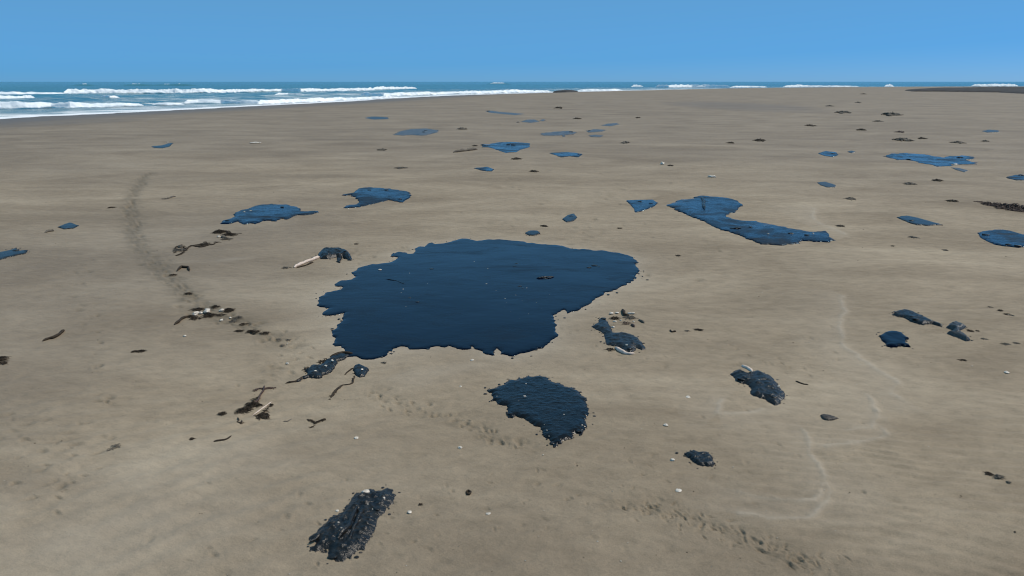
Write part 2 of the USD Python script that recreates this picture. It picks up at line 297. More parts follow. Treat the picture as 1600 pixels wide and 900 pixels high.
for tr, hw, mx in (([(248,258),(222,280),(205,305),(203,330),(208,360),(217,385),(235,405),(258,430),(285,455),(320,485),(365,500),(405,518),(440,540)], .105, .62), ([(590,610),(650,640),(700,655),(745,668),(780,690),(815,695)], .06, .2), ([(985,785),(1040,800),(1100,820),(1150,835),(1210,860),(1290,885)], .09, .2)):
    w = P(tr); lo, hi = w.min(0) - .5, w.max(0) + .5; k_ = np.nonzero(((pn > lo) & (pn < hi)).all(1))[0]
    d, _ = polydist(pn[k_], w); d = d + N(pn[k_], .12, 87, 3) * .22
    g_ = np.exp(-(np.maximum(d, 0) / hw) ** 2); mn[k_, 2] = np.maximum(mn[k_, 2], mx * g_ * (0.75 + 1.2 * N(pn[k_], .06, 88, 2))); zn[k_] += g_ * (N(pn[k_], .045, 89, 3) * .018 - .004)
bumps = [(357, 406, .10), (293, 409, .06), (690, 585, .25), (250, 745, .45), (130, 850, .5)]   # slightly raised, drier sand
for (u, v, s) in bumps:
    c = P([(u, v)])[0]; e = (((pn - c) @ rot) / [s * 1.8, s * 0.7])
    g_ = np.exp(-(e ** 2).sum(1)) * (0.8 + N(pn, 0.2, 77)); zn += 0.012 * g_ * min(1, s * 4); mn[:, 1] = np.maximum(mn[:, 1], 0.3 * g_)
Zg[nearm] += zn; mask[nearm] = mn
dl = inland(V)
mask[:, 0] = np.maximum(mask[:, 0], (1 - sstep((dl + N(V, 6, 81) * 8) / 20)) * 0.9)
far = (r > 25) & (r < 400)                                   # a faint darker damp patch far out on the right
c = onplane([(1150, 165)], 0)[0]; patch = np.exp(-(((V - c) / [5.5, 16]) ** 2).sum(1) ** 2) * 0.58
mask[:, 0] = np.maximum(mask[:, 0], patch)
# the sand is damper far out, drier around the pools; its near, left and right terms paint in lens vignetting
wn = N(V, 2.6, 83, 4) * 1.1
damp = 0.32 * sstep((r - 9) / 14 + wn * .8) + 0.20 * sstep((3.6 - r) / 1.6 + wn) + 0.34 * sstep((-V[:, 0] - 1.2) / 2.5 + wn) * sstep((14 - r) / 6) + 0.12 * sstep((V[:, 0] - 2.2) / 2 + wn) * sstep((6 - r) / 3)
mask[:, 0] = np.maximum(mask[:, 0], np.clip(damp, 0, .5) * (r < 300))
g = obj('beach_sand', (np.column_stack([V, Zg]), F), 'sand')
UsdGeom.PrimvarsAPI(g).CreatePrimvar('sandmask', Sdf.ValueTypeNames.Color3fArray, 'vertex').Set(Vt.Vec3fArray.FromNumpy(np.clip(mask, 0, 1).astype(np.float32)))
tag(g.GetPrim(), 'flat grey brown beach sand running down to the sea', 'sand', kind='structure')

# ------------------------------------------------------------------ the sea
humps = [(130, 134.5, 14, .8), (212, 134.5, 20, .85), (270, 134.5, 34, .9), (778, 132, 20, 1.0)]      # distant swells whose tops break
def sea_height(p):
    off = -inland(p)
    amp = 0.02 + 0.20 * sstep(off / 30) * (1 - 0.6 * sstep((off - 150) / 300))
    ph = (off + N(p, 45, 91, 2) * 22) / 19.0 * 2 * math.pi
    c = 0.5 + 0.5 * np.cos(ph)
    z = SEA + amp * (c ** 2.2 - 0.35) * (0.55 + 1.3 * (N(p, 35, 93, 2) + 0.35)) + N(p, 2.5, 95, 2) * 0.10 * sstep(off / 20) * (p ** 2).sum(1) ** 0 
    for (u, v, w, h) in humps:
        q = onplane([(u, v)], SEA)[0]; dist = np.hypot(*q)
        z = z + h * np.exp(-((p[:, 0] - q[0]) / (w * dist / FPX)) ** 4 - ((p[:, 1] - q[1]) / 5) ** 2)
    return z
rs = [18.0]
while rs[-1] < 12000:
    rs.append(rs[-1] + (0.42 if rs[-1] < 160 else min(rs[-1] ** 2 / 61000, 0.05 * rs[-1])))
V, F = fan(np.array(rs), math.radians(44), 0.0033, 40)
off = -inland(V)
zs = np.full(len(V), SEA); k = (np.hypot(*V.T) < 1500); zs[k] = sea_height(V[k]); zs[off < -6] = SEA - 0.4
g = obj('sea', (np.column_stack([V, zs]), F), 'sea_water')
fm = np.zeros((len(V), 3))
fm[:, 0] = 0.16 * (1 - sstep((off - 0.2) / 1.6)) + 0.06 * (1 - sstep((off - 1) / 8)) + 0.20 * (1 - sstep((off - 8) / 80)) + 0.26
UsdGeom.PrimvarsAPI(g).CreatePrimvar('foam', Sdf.ValueTypeNames.Color3fArray, 'vertex').Set(Vt.Vec3fArray.FromNumpy(np.clip(fm, 0, 1).astype(np.float32)))
tag(g.GetPrim(), 'blue green sea with surf rolling onto the beach', 'sea', kind='structure')

def breaker(label, sec, depth=3.2, seed=0, group=None, base=None):
    """A rolling ridge of foam. sec: (x, top y, bottom y) across the photo; it stands on the water at its bottom edge."""
    sec = np.array(sec, float); g = np.random.default_rng(seed)
    u = np.arange(sec[0, 0], sec[-1, 0] + .1, 0.8)
    top, bot = (np.interp(u, sec[:, 0], sec[:, k]) for k in (1, 2))
    front = onplane(np.stack([u, bot], 1), SEA)
    dist = np.hypot(*front.T); dirn = front / dist[:, None]
    H = (bot - top) * 0.938 / FPX * dist * np.where(dist > 150, .75, .92)
    lump = N(front * [1, .6], 1.6, 100 + seed, 4)
    ends = np.minimum(1, np.minimum(np.arange(len(u)), np.arange(len(u))[::-1]) / min(10.0, len(u) / 4)) ** 0.7
    H = H * (1 + 0.5 * lump + 0.5 * N(front * [1, .6], 0.5, 120 + seed, 3)) * (ends if not base else ends * .55) + 0.02
    D = np.maximum(1.0, depth * H)
    prof = [(0, -.12), (.05, .03), (.1, .12), (.16, .27), (.22, .44), (.29, .62), (.36, .78), (.42, .9), (.48, 1.0), (.55, .97), (.65, .8), (.82, .4), (1.0, -.2)]
    wob = N(front, 2.2, 140 + seed, 3) * 1.2
    base_z = sea_height(front) if base else np.full(len(u), SEA)
    rows = []
    for t, z in prof:
        q = front + dirn * (D * t + wob)[:, None]
        n3 = N(q + [0, t * 3], 0.8, 170 + seed, 4)
        rows.append(np.column_stack([q - dirn * (n3 * 0.5 * H)[:, None], base_z + H * z + n3 * 0.42 * H * (t not in (0, 1.0))]))
    v = np.stack(rows, 0); m, n = v.shape[:2]
    i, j = np.meshgrid(np.arange(m - 1), np.arange(n - 1), indexing='ij')
    q = np.stack([i * n + j, i * n + j + 1, (i + 1) * n + j + 1, (i + 1) * n + j], -1).reshape(-1, 4)
    ob = obj('breaking_wave', (v.reshape(-1, 3), np.vstack([q[:, [0, 1, 2]], q[:, [0, 2, 3]]])), 'foam', loc=(*front[len(u) // 2], SEA))
    al = np.repeat(np.interp([t for t, z in prof], [0, .16, .42, .55, 1], [0, .45, 1, .9, .1])[:, None], n, 1) * np.clip(ends * 1.3, 0, 1)[None]
    UsdGeom.PrimvarsAPI(ob).CreatePrimvar('cover', Sdf.ValueTypeNames.Color3fArray, 'vertex').Set(Vt.Vec3fArray.FromNumpy(np.repeat(al.reshape(-1, 1), 3, 1).astype(np.float32)))
    tag(ob.GetPrim(), label, 'wave', group)
breaker('longest white breaker, its sharp left end rising a quarter of the way from the left', [(98,138,147),(150,138.5,146.5),(200,139,146.3),(260,138,146),(320,137,145.8),(360,138.5,145),(400,138,143.5),(440,138.5,143),(470,136.5,144),(510,137.5,143),(560,136,142.5),(588,136,141.5)], seed=1)
breaker('short bright crest at the right tail of the long breaker', [(578,135,141),(600,134.3,140.5),(625,134.5,140),(653,135,139)], seed=2)
breaker('low straight white wave at the left edge behind the dark trough', [(-60,144,149),(0,144.3,148.5),(50,144.5,148),(104,145,147.5)], seed=3)
breaker('broken foam clump at the far left in front of the straight white wave', [(-40,150,157),(0,151,156.5),(30,150,156),(56,148.5,154)], seed=4)
breaker('nearest long white breaker at the left, close to the wet sand', [(-60,160,171),(0,160,170),(40,160.5,169.5),(80,162,168.5),(110,160.5,169),(150,162,168),(200,161.5,166.5),(226,162.5,165.5)], seed=5)
breaker('tiny foam tuft in the dark trough between the two long breakers', [(155,149.5,153),(172,149,153.5),(188,150.5,153)], seed=6)
breaker('foam crest beginning where the dark trough ends, third from the left shore', [(286,156,162),(310,154.5,161.5),(345,155.5,161.5),(375,157,162.5),(410,156.5,163)], seed=7)
breaker('pale thin foam line between the nearest breaker and the next crest', [(236,161.5,164.5),(262,161,164.5),(290,161.5,164)], seed=8)
breaker('small foam tuft behind the inner shore wave, left of centre', [(428,145.5,149.5),(450,145.5,149),(478,147,149.5)], seed=9)
breaker('white wave washing up along the sand left of centre', [(400,157,164),(440,155.5,162.5),(500,153,159.5),(540,152.5,157),(590,151,155.5),(625,150.5,153.5)], seed=10)
breaker('white inner wave running along the sand towards the centre', [(562,144.5,150),(600,145.5,151),(650,144,149.5),(700,143.5,147.5),(740,142,147),(790,140,146),(830,140.5,145),(862,140.5,143.8)], seed=11)
breaker('thin white wash right of the dark bar at the waterline', [(900,139.5,142.5),(940,139,142),(975,138.5,141.7)], seed=12)
breaker('brightest white breaker right of centre', [(1022,131.5,137),(1045,131,137.3),(1080,131.5,136.8),(1110,131.3,137),(1142,131.5,137.5)], seed=13)
breaker('faint low breaker trailing right of the bright one', [(1140,134,137),(1165,133.8,136.6),(1200,134.5,136.5)], seed=14)
breaker('white breaker far off in the right half with a pointed left hump', [(1222,133.5,136.5),(1245,131.5,136.2),(1262,133,136),(1300,133.3,136),(1345,134.2,135.9)], seed=15)
breaker('small single white burst of surf, far right', [(1381,132,135.8),(1389,130.8,135.8),(1397,132,135.8)], seed=16)
breaker('flat bright breaker near the right edge above the dark bank', [(1516,131.5,135.2),(1530,130.8,135.2),(1575,130.8,135.1),(1592,131.5,135)], seed=17)
breaker('first and smallest whitecap on the horizon from the left', [(126,129.2,133.5),(132,128.2,133.5),(138,129.2,133.5)], seed=18, base=1)
breaker('second whitecap on the horizon from the left', [(202,128.6,133.5),(212,128,133.5),(223,128.8,133.5)], seed=19, base=1)
breaker('widest whitecap on the horizon above the long breaker', [(250,128.8,133.5),(268,128.2,133.5),(291,128.4,133.5)], seed=20, base=1)
breaker('whitecap on the horizon near the centre', [(764,126.8,131),(778,126,131),(792,126.8,131)], seed=21, base=1)
breaker('small pale fleck of surf left of the brightest breaker', [(985,132.5,136),(995,131.5,136),(1006,132.5,136)], seed=22)

# ------------------------------------------------------------------ shapes lying on the sand
def blob(px, T, lump=0.0, lscale=0.05, seed=0, n=900, rough=0.02, edge=None, dome=0.0, base=None, sink=0.004, ripple=0.0):
    """A puddle or mound filling an outline of the photo: rounded rim T thick, lumps on top."""
    w = P(px) if base is None else onplane(px, base)
    poly = shapely.Polygon(w).buffer(0)
    if poly.geom_type != 'Polygon': poly = max(poly.geoms, key=lambda a: a.area)
    size = math.sqrt(poly.area); s = size / math.sqrt(n) * 1.1
    ring = np.array(poly.exterior.segmentize(min(s * 0.6, size * .012)).coords)[:-1]
    t = np.roll(ring, -1, 0) - np.roll(ring, 1, 0); nr = np.stack([t[:, 1], -t[:, 0]], 1) / (np.linalg.norm(t, axis=1, keepdims=True) + 1e-9)
    wob = N(ring, size * 0.12, 200 + seed, 4) * 1.4 + N(ring, max(size * .03, .008), 230 + seed, 2) * 0.5
    wob += N(ring, max(size * .022, .008), 260 + seed, 3) * 0.35
    ring = ring + nr * (wob * rough * size * 2.4 * (1 + (1.4 if T < .014 else 0) * np.abs(nr[:, 1])))[:, None]
    poly = shapely.Polygon(ring).buffer(0)
    if poly.geom_type != 'Polygon': poly = max(poly.geoms, key=lambda a: a.area)
    ring = np.array(poly.exterior.segmentize(s * 0.6).coords)[:-1]
    edge = edge or max(T * 1.3, s * 0.9, dome * size)
    pts = [ring]
    for f in (0.15, 0.45):
        inner = poly.buffer(-edge * f)
        for gm in getattr(inner, 'geoms', [inner]):
            if not gm.is_empty: pts.append(np.array(gm.exterior.segmentize(s * .7).coords)[:-1])
    x0, y0, x1, y1 = poly.bounds
    g = np.random.default_rng(seed)
    gx, gy = np.meshgrid(np.arange(x0, x1, s), np.arange(y0, y1, s)); gr = np.stack([gx.ravel(), gy.ravel()], 1) + g.uniform(-.3, .3, (gx.size, 2)) * s
    gr = gr[shapely.contains_xy(poly.buffer(-edge * .6), gr[:, 0], gr[:, 1])]
    pts.append(gr); p = np.vstack(pts)
    tri = Delaunay(p).simplices
    c = p[tri].mean(1); tri = tri[shapely.contains_xy(poly, c[:, 0], c[:, 1])]
    a = p[tri]; cr = np.cross(a[:, 1] - a[:, 0], a[:, 2] - a[:, 0]); tri = tri[np.abs(cr) > 1e-12]; cr = cr[np.abs(cr) > 1e-12]
    tri[cr < 0] = tri[cr < 0][:, ::-1]
    d = shapely.distance(poly.exterior, shapely.points(p))
    pr = np.sqrt(np.clip(1 - (1 - np.minimum(d / edge, 1)) ** 2, 0, 1))
    gz = ground(p) if base is None else np.full(len(p), base)
    z = gz - sink + (T + sink) * pr
    if lump:
        q = np.column_stack([p / lscale, np.full(len(p), seed * 3.7)])
        l = 1.6 * np.abs(meshkit.fbm(q, 3, seed) - 0.5) + 0.7 * (meshkit.fbm(q * 0.4, 2, seed + 9))
        z += lump * l * np.minimum(1, d / ((0.7 if dome else 2.5) * edge))
    if ripple:
        z += ripple * N(p, 0.5, 300 + seed, 3) * np.minimum(1, d / (3 * edge))
    return np.column_stack([p, z]), tri
def tube(pts, rad, sides=5):
    p = np.asarray(pts, float); rad = np.broadcast_to(rad, (len(p),))
    t = np.gradient(p, axis=0); t /= np.linalg.norm(t, axis=1, keepdims=True) + 1e-12
    a = np.cross(t, [0, 0, 1.0]); a /= np.linalg.norm(a, axis=1, keepdims=True) + 1e-12
    b = np.cross(t, a); an = np.arange(sides) * 2 * math.pi / sides
    v = p[:, None] + rad[:, None, None] * (np.cos(an)[None, :, None] * a[:, None] + np.sin(an)[None, :, None] * b[:, None])
    i, j = np.meshgrid(np.arange(len(p) - 1), np.arange(sides), indexing='ij'); j2 = (j + 1) % sides
    q = np.stack([i * sides + j, i * sides + j2, (i + 1) * sides + j2, (i + 1) * sides + j], -1).reshape(-1, 4)
    f = np.vstack([q[:, [0, 1, 2]], q[:, [0, 2, 3]], [[0, k, k + 1] for k in range(1, sides - 1)], [[(len(p) - 1) * sides + x for x in (0, k + 1, k)] for k in range(1, sides - 1)]])
    return v.reshape(-1, 3), f
def strand(px, rad, seed, lift=0.0, wob=0.012, taper=True):
    """A wobbly rope of weed or a stick along a line of the photo; rad in metres."""
    w = np.array(shapely.LineString(P(px)).segmentize(max(0.012, rad * 1.5)).coords)
    w = w + np.stack([N(w, 0.06, 400 + seed, 3), N(w, 0.06, 430 + seed, 3)], 1) * wob * 2
    t = np.linspace(0, 1, len(w))
    r_ = rad * (0.75 + 1.1 * (N(w, 0.05, 460 + seed, 2) + 0.25)) * (np.clip(np.minimum(t, 1 - t) * 6 + 0.3, 0, 1) if taper else 1)
    z = ground(w) + r_ * 0.7 + lift * np.clip(N(w, 0.09, 490 + seed, 2) + 0.1, 0, 1) * 2
    return tube(np.column_stack([w, z]), r_)
def tuft(px, rpx, n, seed, rad=None, high=0.5, asp=1.0):
    """A tangle of n short strands heaped round a place of the photo; rpx its half width in photo pixels."""
    g = np.random.default_rng(seed); c = P([px])[0]; R = rpx * mpp(px); rad = rad or max(R * 0.045, 0.0016); n = int(n * 1.7)
    out = []
    for k in range(n):
        a, q = g.uniform(0, 2 * math.pi), R * math.sqrt(g.uniform(0, 1)) * 0.8
        st = c + [q * math.cos(a) , q * math.sin(a) * asp]; a = g.uniform(0, 2 * math.pi); w = []
        for _ in range(6):
            w.append(st); a += g.normal() * 0.6; st = st + R * g.uniform(.1, .26) * np.array([math.cos(a), math.sin(a)])
        w = np.array(w); z = ground(w) + rad * .6 + R * high * g.uniform(0, 1) * np.sin(np.linspace(0.2, math.pi - .1, 6)) * np.exp(-(((w - c) / R) ** 2).sum(1))
        out.append(tube(np.column_stack([w, z]), rad * np.linspace(1.2, 0.35, 6) * g.uniform(.6, 1.3), 4))
    return cat_meshes(out)
def rope(px, w, seed, n=9, high=.5):
    """A ragged rope of short strands along a line of the photo; w its half width in photo pixels."""
    ln = shapely.LineString(px); k = max(2, int(ln.length / (w * .9)))
    return cat_meshes([strand(px, w * mpp(px[0]) * .16, seed)] + [tuft(tuple(ln.interpolate(i / (k - 1), normalized=True).coords[0]), w * (0.7 + .6 * ((i * 7 + seed) % 5) / 4), n, seed * 31 + i, high=high) for i in range(k)])
def pebble(px, rpx, seed, flat=0.5, asp=1.0, lift=0.0):
    """A shell, stone or crumb: rpx its half width in photo pixels."""
    g = np.random.default_rng(seed); q = P([px])[0]; R = rpx * mpp(px)
    s = trimesh.creation.icosphere(2); v = np.array(s.vertices)
    v *= 1 + 0.55 * (meshkit.fbm(v * 1.6 + g.uniform(0, 50, 3), 3, seed) - .5)[:, None] * 2
    th = g.uniform(0, math.pi) if asp == 1.0 else 0.0; v[:, 0] *= 1.0; v[:, 1] *= asp * g.uniform(.6, 1.0); v[:, 2] *= flat
    c, s_ = math.cos(th), math.sin(th); v = np.column_stack([v[:, 0] * c - v[:, 1] * s_, v[:, 0] * s_ + v[:, 1] * c, v[:, 2]]) * R
    return v + [q[0], q[1], ground([q])[0] + R * flat * 0.6 + lift], np.array(s.faces)
def base_of(px):
    q = P(px).mean(0); return (q[0], q[1], float(ground([q])[0]))

SEED = [0]
def nxt():
    SEED[0] += 1; return SEED[0]
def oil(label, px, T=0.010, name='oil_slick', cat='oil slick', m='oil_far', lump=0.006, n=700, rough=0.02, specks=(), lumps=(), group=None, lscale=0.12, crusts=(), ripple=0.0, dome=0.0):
    """specks: (x, y, half width px) pale bits stuck in it, some standing in for glints; lumps: (x, y, half width px) raised dark lumps."""
    s = nxt(); b = base_of(px); mesh = blob(px, T, lump, lscale, s, n, rough, ripple=ripple, dome=dome)
    near_ = np.hypot(b[0], b[1]) < 9.5
    if not (specks or lumps or crusts or near_):
        o = obj(name, mesh, m, loc=b); tag(o.GetPrim(), label, cat, group); return o
    t = thing(name, label, cat, b, group); obj('oil_film' if m.startswith('oil') else 'tar_body', mesh, m, t)
    if near_:
        g_ = np.random.default_rng(s); w_ = shapely.LinearRing(P(px)); sz = math.sqrt(shapely.Polygon(P(px)).area); out = []
        for _ in range(int(50 + 60 * min(sz, 2))):
            q_ = np.array(w_.interpolate(g_.uniform(0, 1), normalized=True).coords[0]) + g_.normal(0, 1, 2) * (0.012 + .02 * min(sz, 1)) * g_.uniform(.3, 1.4)
            r_ = g_.uniform(.25, 1) ** 2 * (0.006 + .006 * min(sz, 1)); sp_ = trimesh.creation.icosphere(1); v_ = np.array(sp_.vertices) * r_ * np.append(g_.uniform(.6, 1.3, 2), .45)
            out.append((v_ + [q_[0], q_[1], ground([q_])[0] + r_ * .12], np.array(sp_.faces)))
        sp = obj('tar_spatter', cat_meshes(out), 'tar', t); sp.GetPrim().SetCustomDataByKey('kind', 'stuff')
    tree_ = cKDTree(mesh[0][:, :2])
    def on(v, px):
        q = P([px])[0]; k = tree_.query(q)[1]; v[:, 2] += mesh[0][k, 2] - float(ground([q])[0]) - 0.003
        return v
    for (x, y, w) in specks:
        v, f = pebble((x, y), w * .8, nxt(), 0.45); obj('shell_or_glint', (on(v, (x, y)), f), 'shell' if w > 3 else 'chip', t)  # shell bits, and solid chips painted pale in place of glints
    for (x, y, w) in lumps:
        v, f = pebble((x, y), w, nxt(), 0.22); obj('tar_lump', (on(v, (x, y)), f), 'tar', t)
    for ln, w in crusts:
        v, f = strand(ln, w, nxt(), 0, 0.01); obj('debris_strand', (on(v, ln[len(ln) // 2]), f), 'tar', t)
    return t
def tarball(label, px, T=0.03, lump=0.03, n=1500, m='tar', name='tar_clump', cat='tar clump', **k):
    return oil(label, px, T, name, cat, m, lump, n, k.pop('rough', 0.03), lscale=k.pop('lscale', 0.035), dome=k.pop('dome', .16), **k)
def weedy(label, parts, name='seaweed_clump', cat='seaweed', group=None):
    """parts: (part name, material, mesh) ; one part makes a single mesh."""
    allv = np.vstack([p[2][0] for p in parts]); c = allv.mean(0); b = (c[0], c[1], float(ground([c[:2]])[0]))
    if len(parts) == 1:
        o = obj(name, parts[0][2], parts[0][1], loc=b); tag(o.GetPrim(), label, cat, group); return o
    t = thing(name, label, cat, b, group)
    for nm, m, mesh in parts: obj(nm, mesh, m, t)
    return t

# ------------------------------------------------------------------ oil slicks
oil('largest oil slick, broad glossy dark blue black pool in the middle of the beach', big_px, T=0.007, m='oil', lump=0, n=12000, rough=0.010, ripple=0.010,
    specks=[(594, 423, 3.2), (762, 421, 1.8), (760, 445, 1.8), (630, 453, 1.6), (789, 467, 1.7), (791, 474, 1.2), (634, 480, 1.3), (823, 451, 1.5), (788, 481, 1.0), (806, 462, 1.3), (816, 470, 1.1), (838, 474, 1.3), (798, 489, 1.2), (846, 484, 1.1), (826, 492, 1.2), (775, 455, 1.2), (741, 410, 1.3), (776, 478, 1.1), (858, 462, 1.2), (811, 500, 1.1), (640, 428, 1.3), (668, 444, 1.2), (627, 459, 1.3)],
    lumps=[(858, 435, 6), (852, 436.5, 4), (807, 413, 3), (804, 417, 3), (812, 448, 4), (817, 451, 3), (920, 419, 4), (929, 416, 5), (935, 418, 3), (674, 421, 4), (652, 473, 4), (640, 466, 3)],
    crusts=[([(600, 437), (620, 440), (634, 446)], .004), ([(838, 436), (866, 434)], .008)])
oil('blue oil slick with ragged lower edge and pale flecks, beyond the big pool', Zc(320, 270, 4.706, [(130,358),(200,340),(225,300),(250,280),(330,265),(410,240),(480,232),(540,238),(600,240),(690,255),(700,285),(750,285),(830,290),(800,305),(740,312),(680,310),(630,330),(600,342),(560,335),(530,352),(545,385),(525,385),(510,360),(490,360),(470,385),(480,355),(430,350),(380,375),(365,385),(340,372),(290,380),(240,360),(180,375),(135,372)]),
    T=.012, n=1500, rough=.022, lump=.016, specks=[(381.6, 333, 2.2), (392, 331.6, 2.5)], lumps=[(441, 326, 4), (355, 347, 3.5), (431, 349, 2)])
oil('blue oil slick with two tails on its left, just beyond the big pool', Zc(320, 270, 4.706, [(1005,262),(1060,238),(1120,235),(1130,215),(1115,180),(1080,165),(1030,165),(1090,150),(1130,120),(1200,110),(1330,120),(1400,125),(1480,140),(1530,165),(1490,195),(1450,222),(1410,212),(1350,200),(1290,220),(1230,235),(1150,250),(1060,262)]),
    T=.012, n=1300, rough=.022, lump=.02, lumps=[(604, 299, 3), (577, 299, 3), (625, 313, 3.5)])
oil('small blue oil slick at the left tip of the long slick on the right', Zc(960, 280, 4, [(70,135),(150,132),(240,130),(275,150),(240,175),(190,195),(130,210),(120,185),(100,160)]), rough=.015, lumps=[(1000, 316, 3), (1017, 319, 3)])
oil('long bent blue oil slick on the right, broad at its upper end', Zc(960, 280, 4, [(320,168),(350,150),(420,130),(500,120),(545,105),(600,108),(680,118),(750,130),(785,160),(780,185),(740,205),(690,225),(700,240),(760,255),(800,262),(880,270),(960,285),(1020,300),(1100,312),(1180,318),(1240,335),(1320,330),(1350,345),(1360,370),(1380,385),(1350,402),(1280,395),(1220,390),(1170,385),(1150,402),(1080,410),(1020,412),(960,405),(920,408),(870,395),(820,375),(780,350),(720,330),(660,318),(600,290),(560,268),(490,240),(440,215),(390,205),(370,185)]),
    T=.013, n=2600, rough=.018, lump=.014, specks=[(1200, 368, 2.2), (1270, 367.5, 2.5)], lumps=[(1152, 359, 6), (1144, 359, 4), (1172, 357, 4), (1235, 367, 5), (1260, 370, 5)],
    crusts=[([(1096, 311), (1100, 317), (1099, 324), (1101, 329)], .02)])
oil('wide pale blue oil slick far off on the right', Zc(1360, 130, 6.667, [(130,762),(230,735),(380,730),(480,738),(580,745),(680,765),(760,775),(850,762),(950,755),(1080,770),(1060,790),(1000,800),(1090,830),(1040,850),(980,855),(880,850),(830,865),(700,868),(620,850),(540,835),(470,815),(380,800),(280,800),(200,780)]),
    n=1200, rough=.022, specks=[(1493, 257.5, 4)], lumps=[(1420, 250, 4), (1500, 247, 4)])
oil('narrow blue oil slick far off, left of centre', Zc(540, 150, 5, [(375,300),(430,275),(510,258),(620,255),(720,268),(720,285),(660,300),(600,310),(520,305),(440,310)]), lumps=[(665, 205, 3), (662, 207, 2.5)], rough=.03, m='oil_thin')
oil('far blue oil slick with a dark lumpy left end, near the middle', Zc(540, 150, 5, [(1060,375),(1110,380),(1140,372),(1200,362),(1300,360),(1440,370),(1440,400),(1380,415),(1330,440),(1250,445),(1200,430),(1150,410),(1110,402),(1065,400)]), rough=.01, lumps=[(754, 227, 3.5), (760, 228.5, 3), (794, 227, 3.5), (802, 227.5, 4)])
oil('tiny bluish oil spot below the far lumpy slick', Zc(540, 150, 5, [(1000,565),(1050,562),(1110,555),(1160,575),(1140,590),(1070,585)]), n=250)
oil('far thin oil slick with a small notch on its lower edge', Zc(800, 120, 5, [(220,445),(330,430),(440,422),(500,435),(480,452),(415,455),(405,478),(395,458),(320,460),(240,460)]), n=400, rough=.03, lumps=[(892, 207, 3.5)], m='oil_thin')
oil('faint narrow oil streak, upper of a pair, far off near the centre', Zc(800, 120, 5, [(580,422),(640,410),(740,416),(700,430),(600,437)]), n=200, lumps=[(921, 204.8, 2.5)], m='oil_thin')
oil('faint narrow oil streak, lower of a pair, far off near the centre', Zc(800, 120, 5, [(595,460),(650,454),(718,460),(690,472),(620,470)]), n=200, m='oil_thin')
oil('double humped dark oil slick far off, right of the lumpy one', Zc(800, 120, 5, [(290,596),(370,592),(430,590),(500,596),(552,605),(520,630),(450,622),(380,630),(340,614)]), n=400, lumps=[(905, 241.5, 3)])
oil('blurred oil smear trailing away to the right, far off', Zc(800, 120, 5, [(690,382),(740,368),(820,362),(840,372),(770,386)]), n=200, m='oil_thin')
oil('very far oil streak with a dark knot at its left end', Zc(800, 120, 5, [(70,352),(110,336),(180,334),(215,350),(150,360)]), n=200, lumps=[(809, 191.3, 3)], m='oil_thin')
oil('small oil spot right beside the very far streak', Zc(800, 120, 5, [(215,340),(240,332),(268,338),(240,348)]), n=120, m='oil_thin')
oil('farthest long thin oil streak, near the centre', Zc(540, 150, 5, [(1090,118),(1130,114),(1200,124),(1300,132),(1400,140),(1330,150),(1230,142),(1120,130)]), n=250, lumps=[(763, 174.2, 3)], m='oil_thin')
oil('grey oil streak far off by the surf, left of centre', Zc(540, 150, 5, [(145,172),(200,161),(330,166),(335,180),(220,184)]), n=200, m='tar_sandy')
oil('blue oil slick cut by the right edge below the red brown weed', Zc(1480, 260, 6.425, [(300,670),(400,650),(480,640),(560,640),(640,655),(771,690),(900,710),(900,790),(720,820),(640,810),(580,805),(480,785),(400,750),(330,715)]), n=900, lump=.014, rough=.012, lumps=[(1575, 384, 4), (1590, 386, 5), (1540, 369, 5)])
oil('dark oil slick cut by the right edge, upper one', Zc(1480, 260, 6.425, [(590,110),(680,90),(771,90),(880,95),(880,140),(700,142),(620,125)]), n=300, lumps=[(1595, 275, 4)])
oil('slim tapering oil slick right of the long bent slick', Zc(1200, 300, 4, [(800,160),(860,150),(940,165),(1010,185),(1095,208),(1000,212),(930,208),(880,194)]), n=400, m='tar', lumps=[(1424, 346, 4)])
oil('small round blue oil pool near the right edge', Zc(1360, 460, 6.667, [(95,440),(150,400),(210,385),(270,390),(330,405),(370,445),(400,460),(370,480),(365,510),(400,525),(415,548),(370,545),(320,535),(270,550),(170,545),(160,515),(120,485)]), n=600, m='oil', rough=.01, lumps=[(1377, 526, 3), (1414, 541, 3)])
oil('dark oil slick cut by the left edge', Zc(0, 300, 4, [(-90,410),(0,380),(60,368),(100,352),(120,372),(178,366),(165,386),(110,396),(50,412),(0,426),(-90,432)]), n=500, m='tar', lumps=[(25, 393, 4), (40, 393.5, 3)])
oil('little dark blue oil spot near the left edge', Zc(0, 300, 4, [(360,222),(400,205),(440,192),(492,212),(460,230),(400,234)]), n=250, m='tar')
oil('flat dark oil spot alone on the bare sand, upper left', Zc(0, 110, 5, [(1180,595),(1260,588),(1310,572),(1352,568),(1325,596),(1270,608),(1210,606)]), n=250, m='tar', specks=[(262, 222.5, 2)])
oil('small dark oil spot beyond the back edge of the big pool', [(878,343),(886,337),(897,334),(902,340),(896,346),(886,348)], n=250, m='tar', lumps=[(892, 339, 3)])
oil('purple grey oil spot touching the back of the big pool', Zc(750, 350, 4, [(280,58),(310,45),(360,45),(378,60),(340,74),(300,72)]), n=200, m='tar')
oil('compact dark blue oil spot far off, left of the wide pale slick', Zc(1200, 100, 4, [(310,560),(360,545),(430,553),(440,570),(400,582),(350,574)]), n=250, lumps=[(1301, 241, 3)])
oil('faint oil spot just right of the compact dark blue one', Zc(1200, 100, 4, [(495,550),(520,542),(550,550),(525,558)]), n=120, m='tar_sandy')
oil('greenish grey flat tar strip right of centre, beyond the long slick', Zc(1200, 100, 4, [(308,742),(360,738),(425,758),(420,772),(370,772),(325,758)]), n=200, m='tar_sandy')
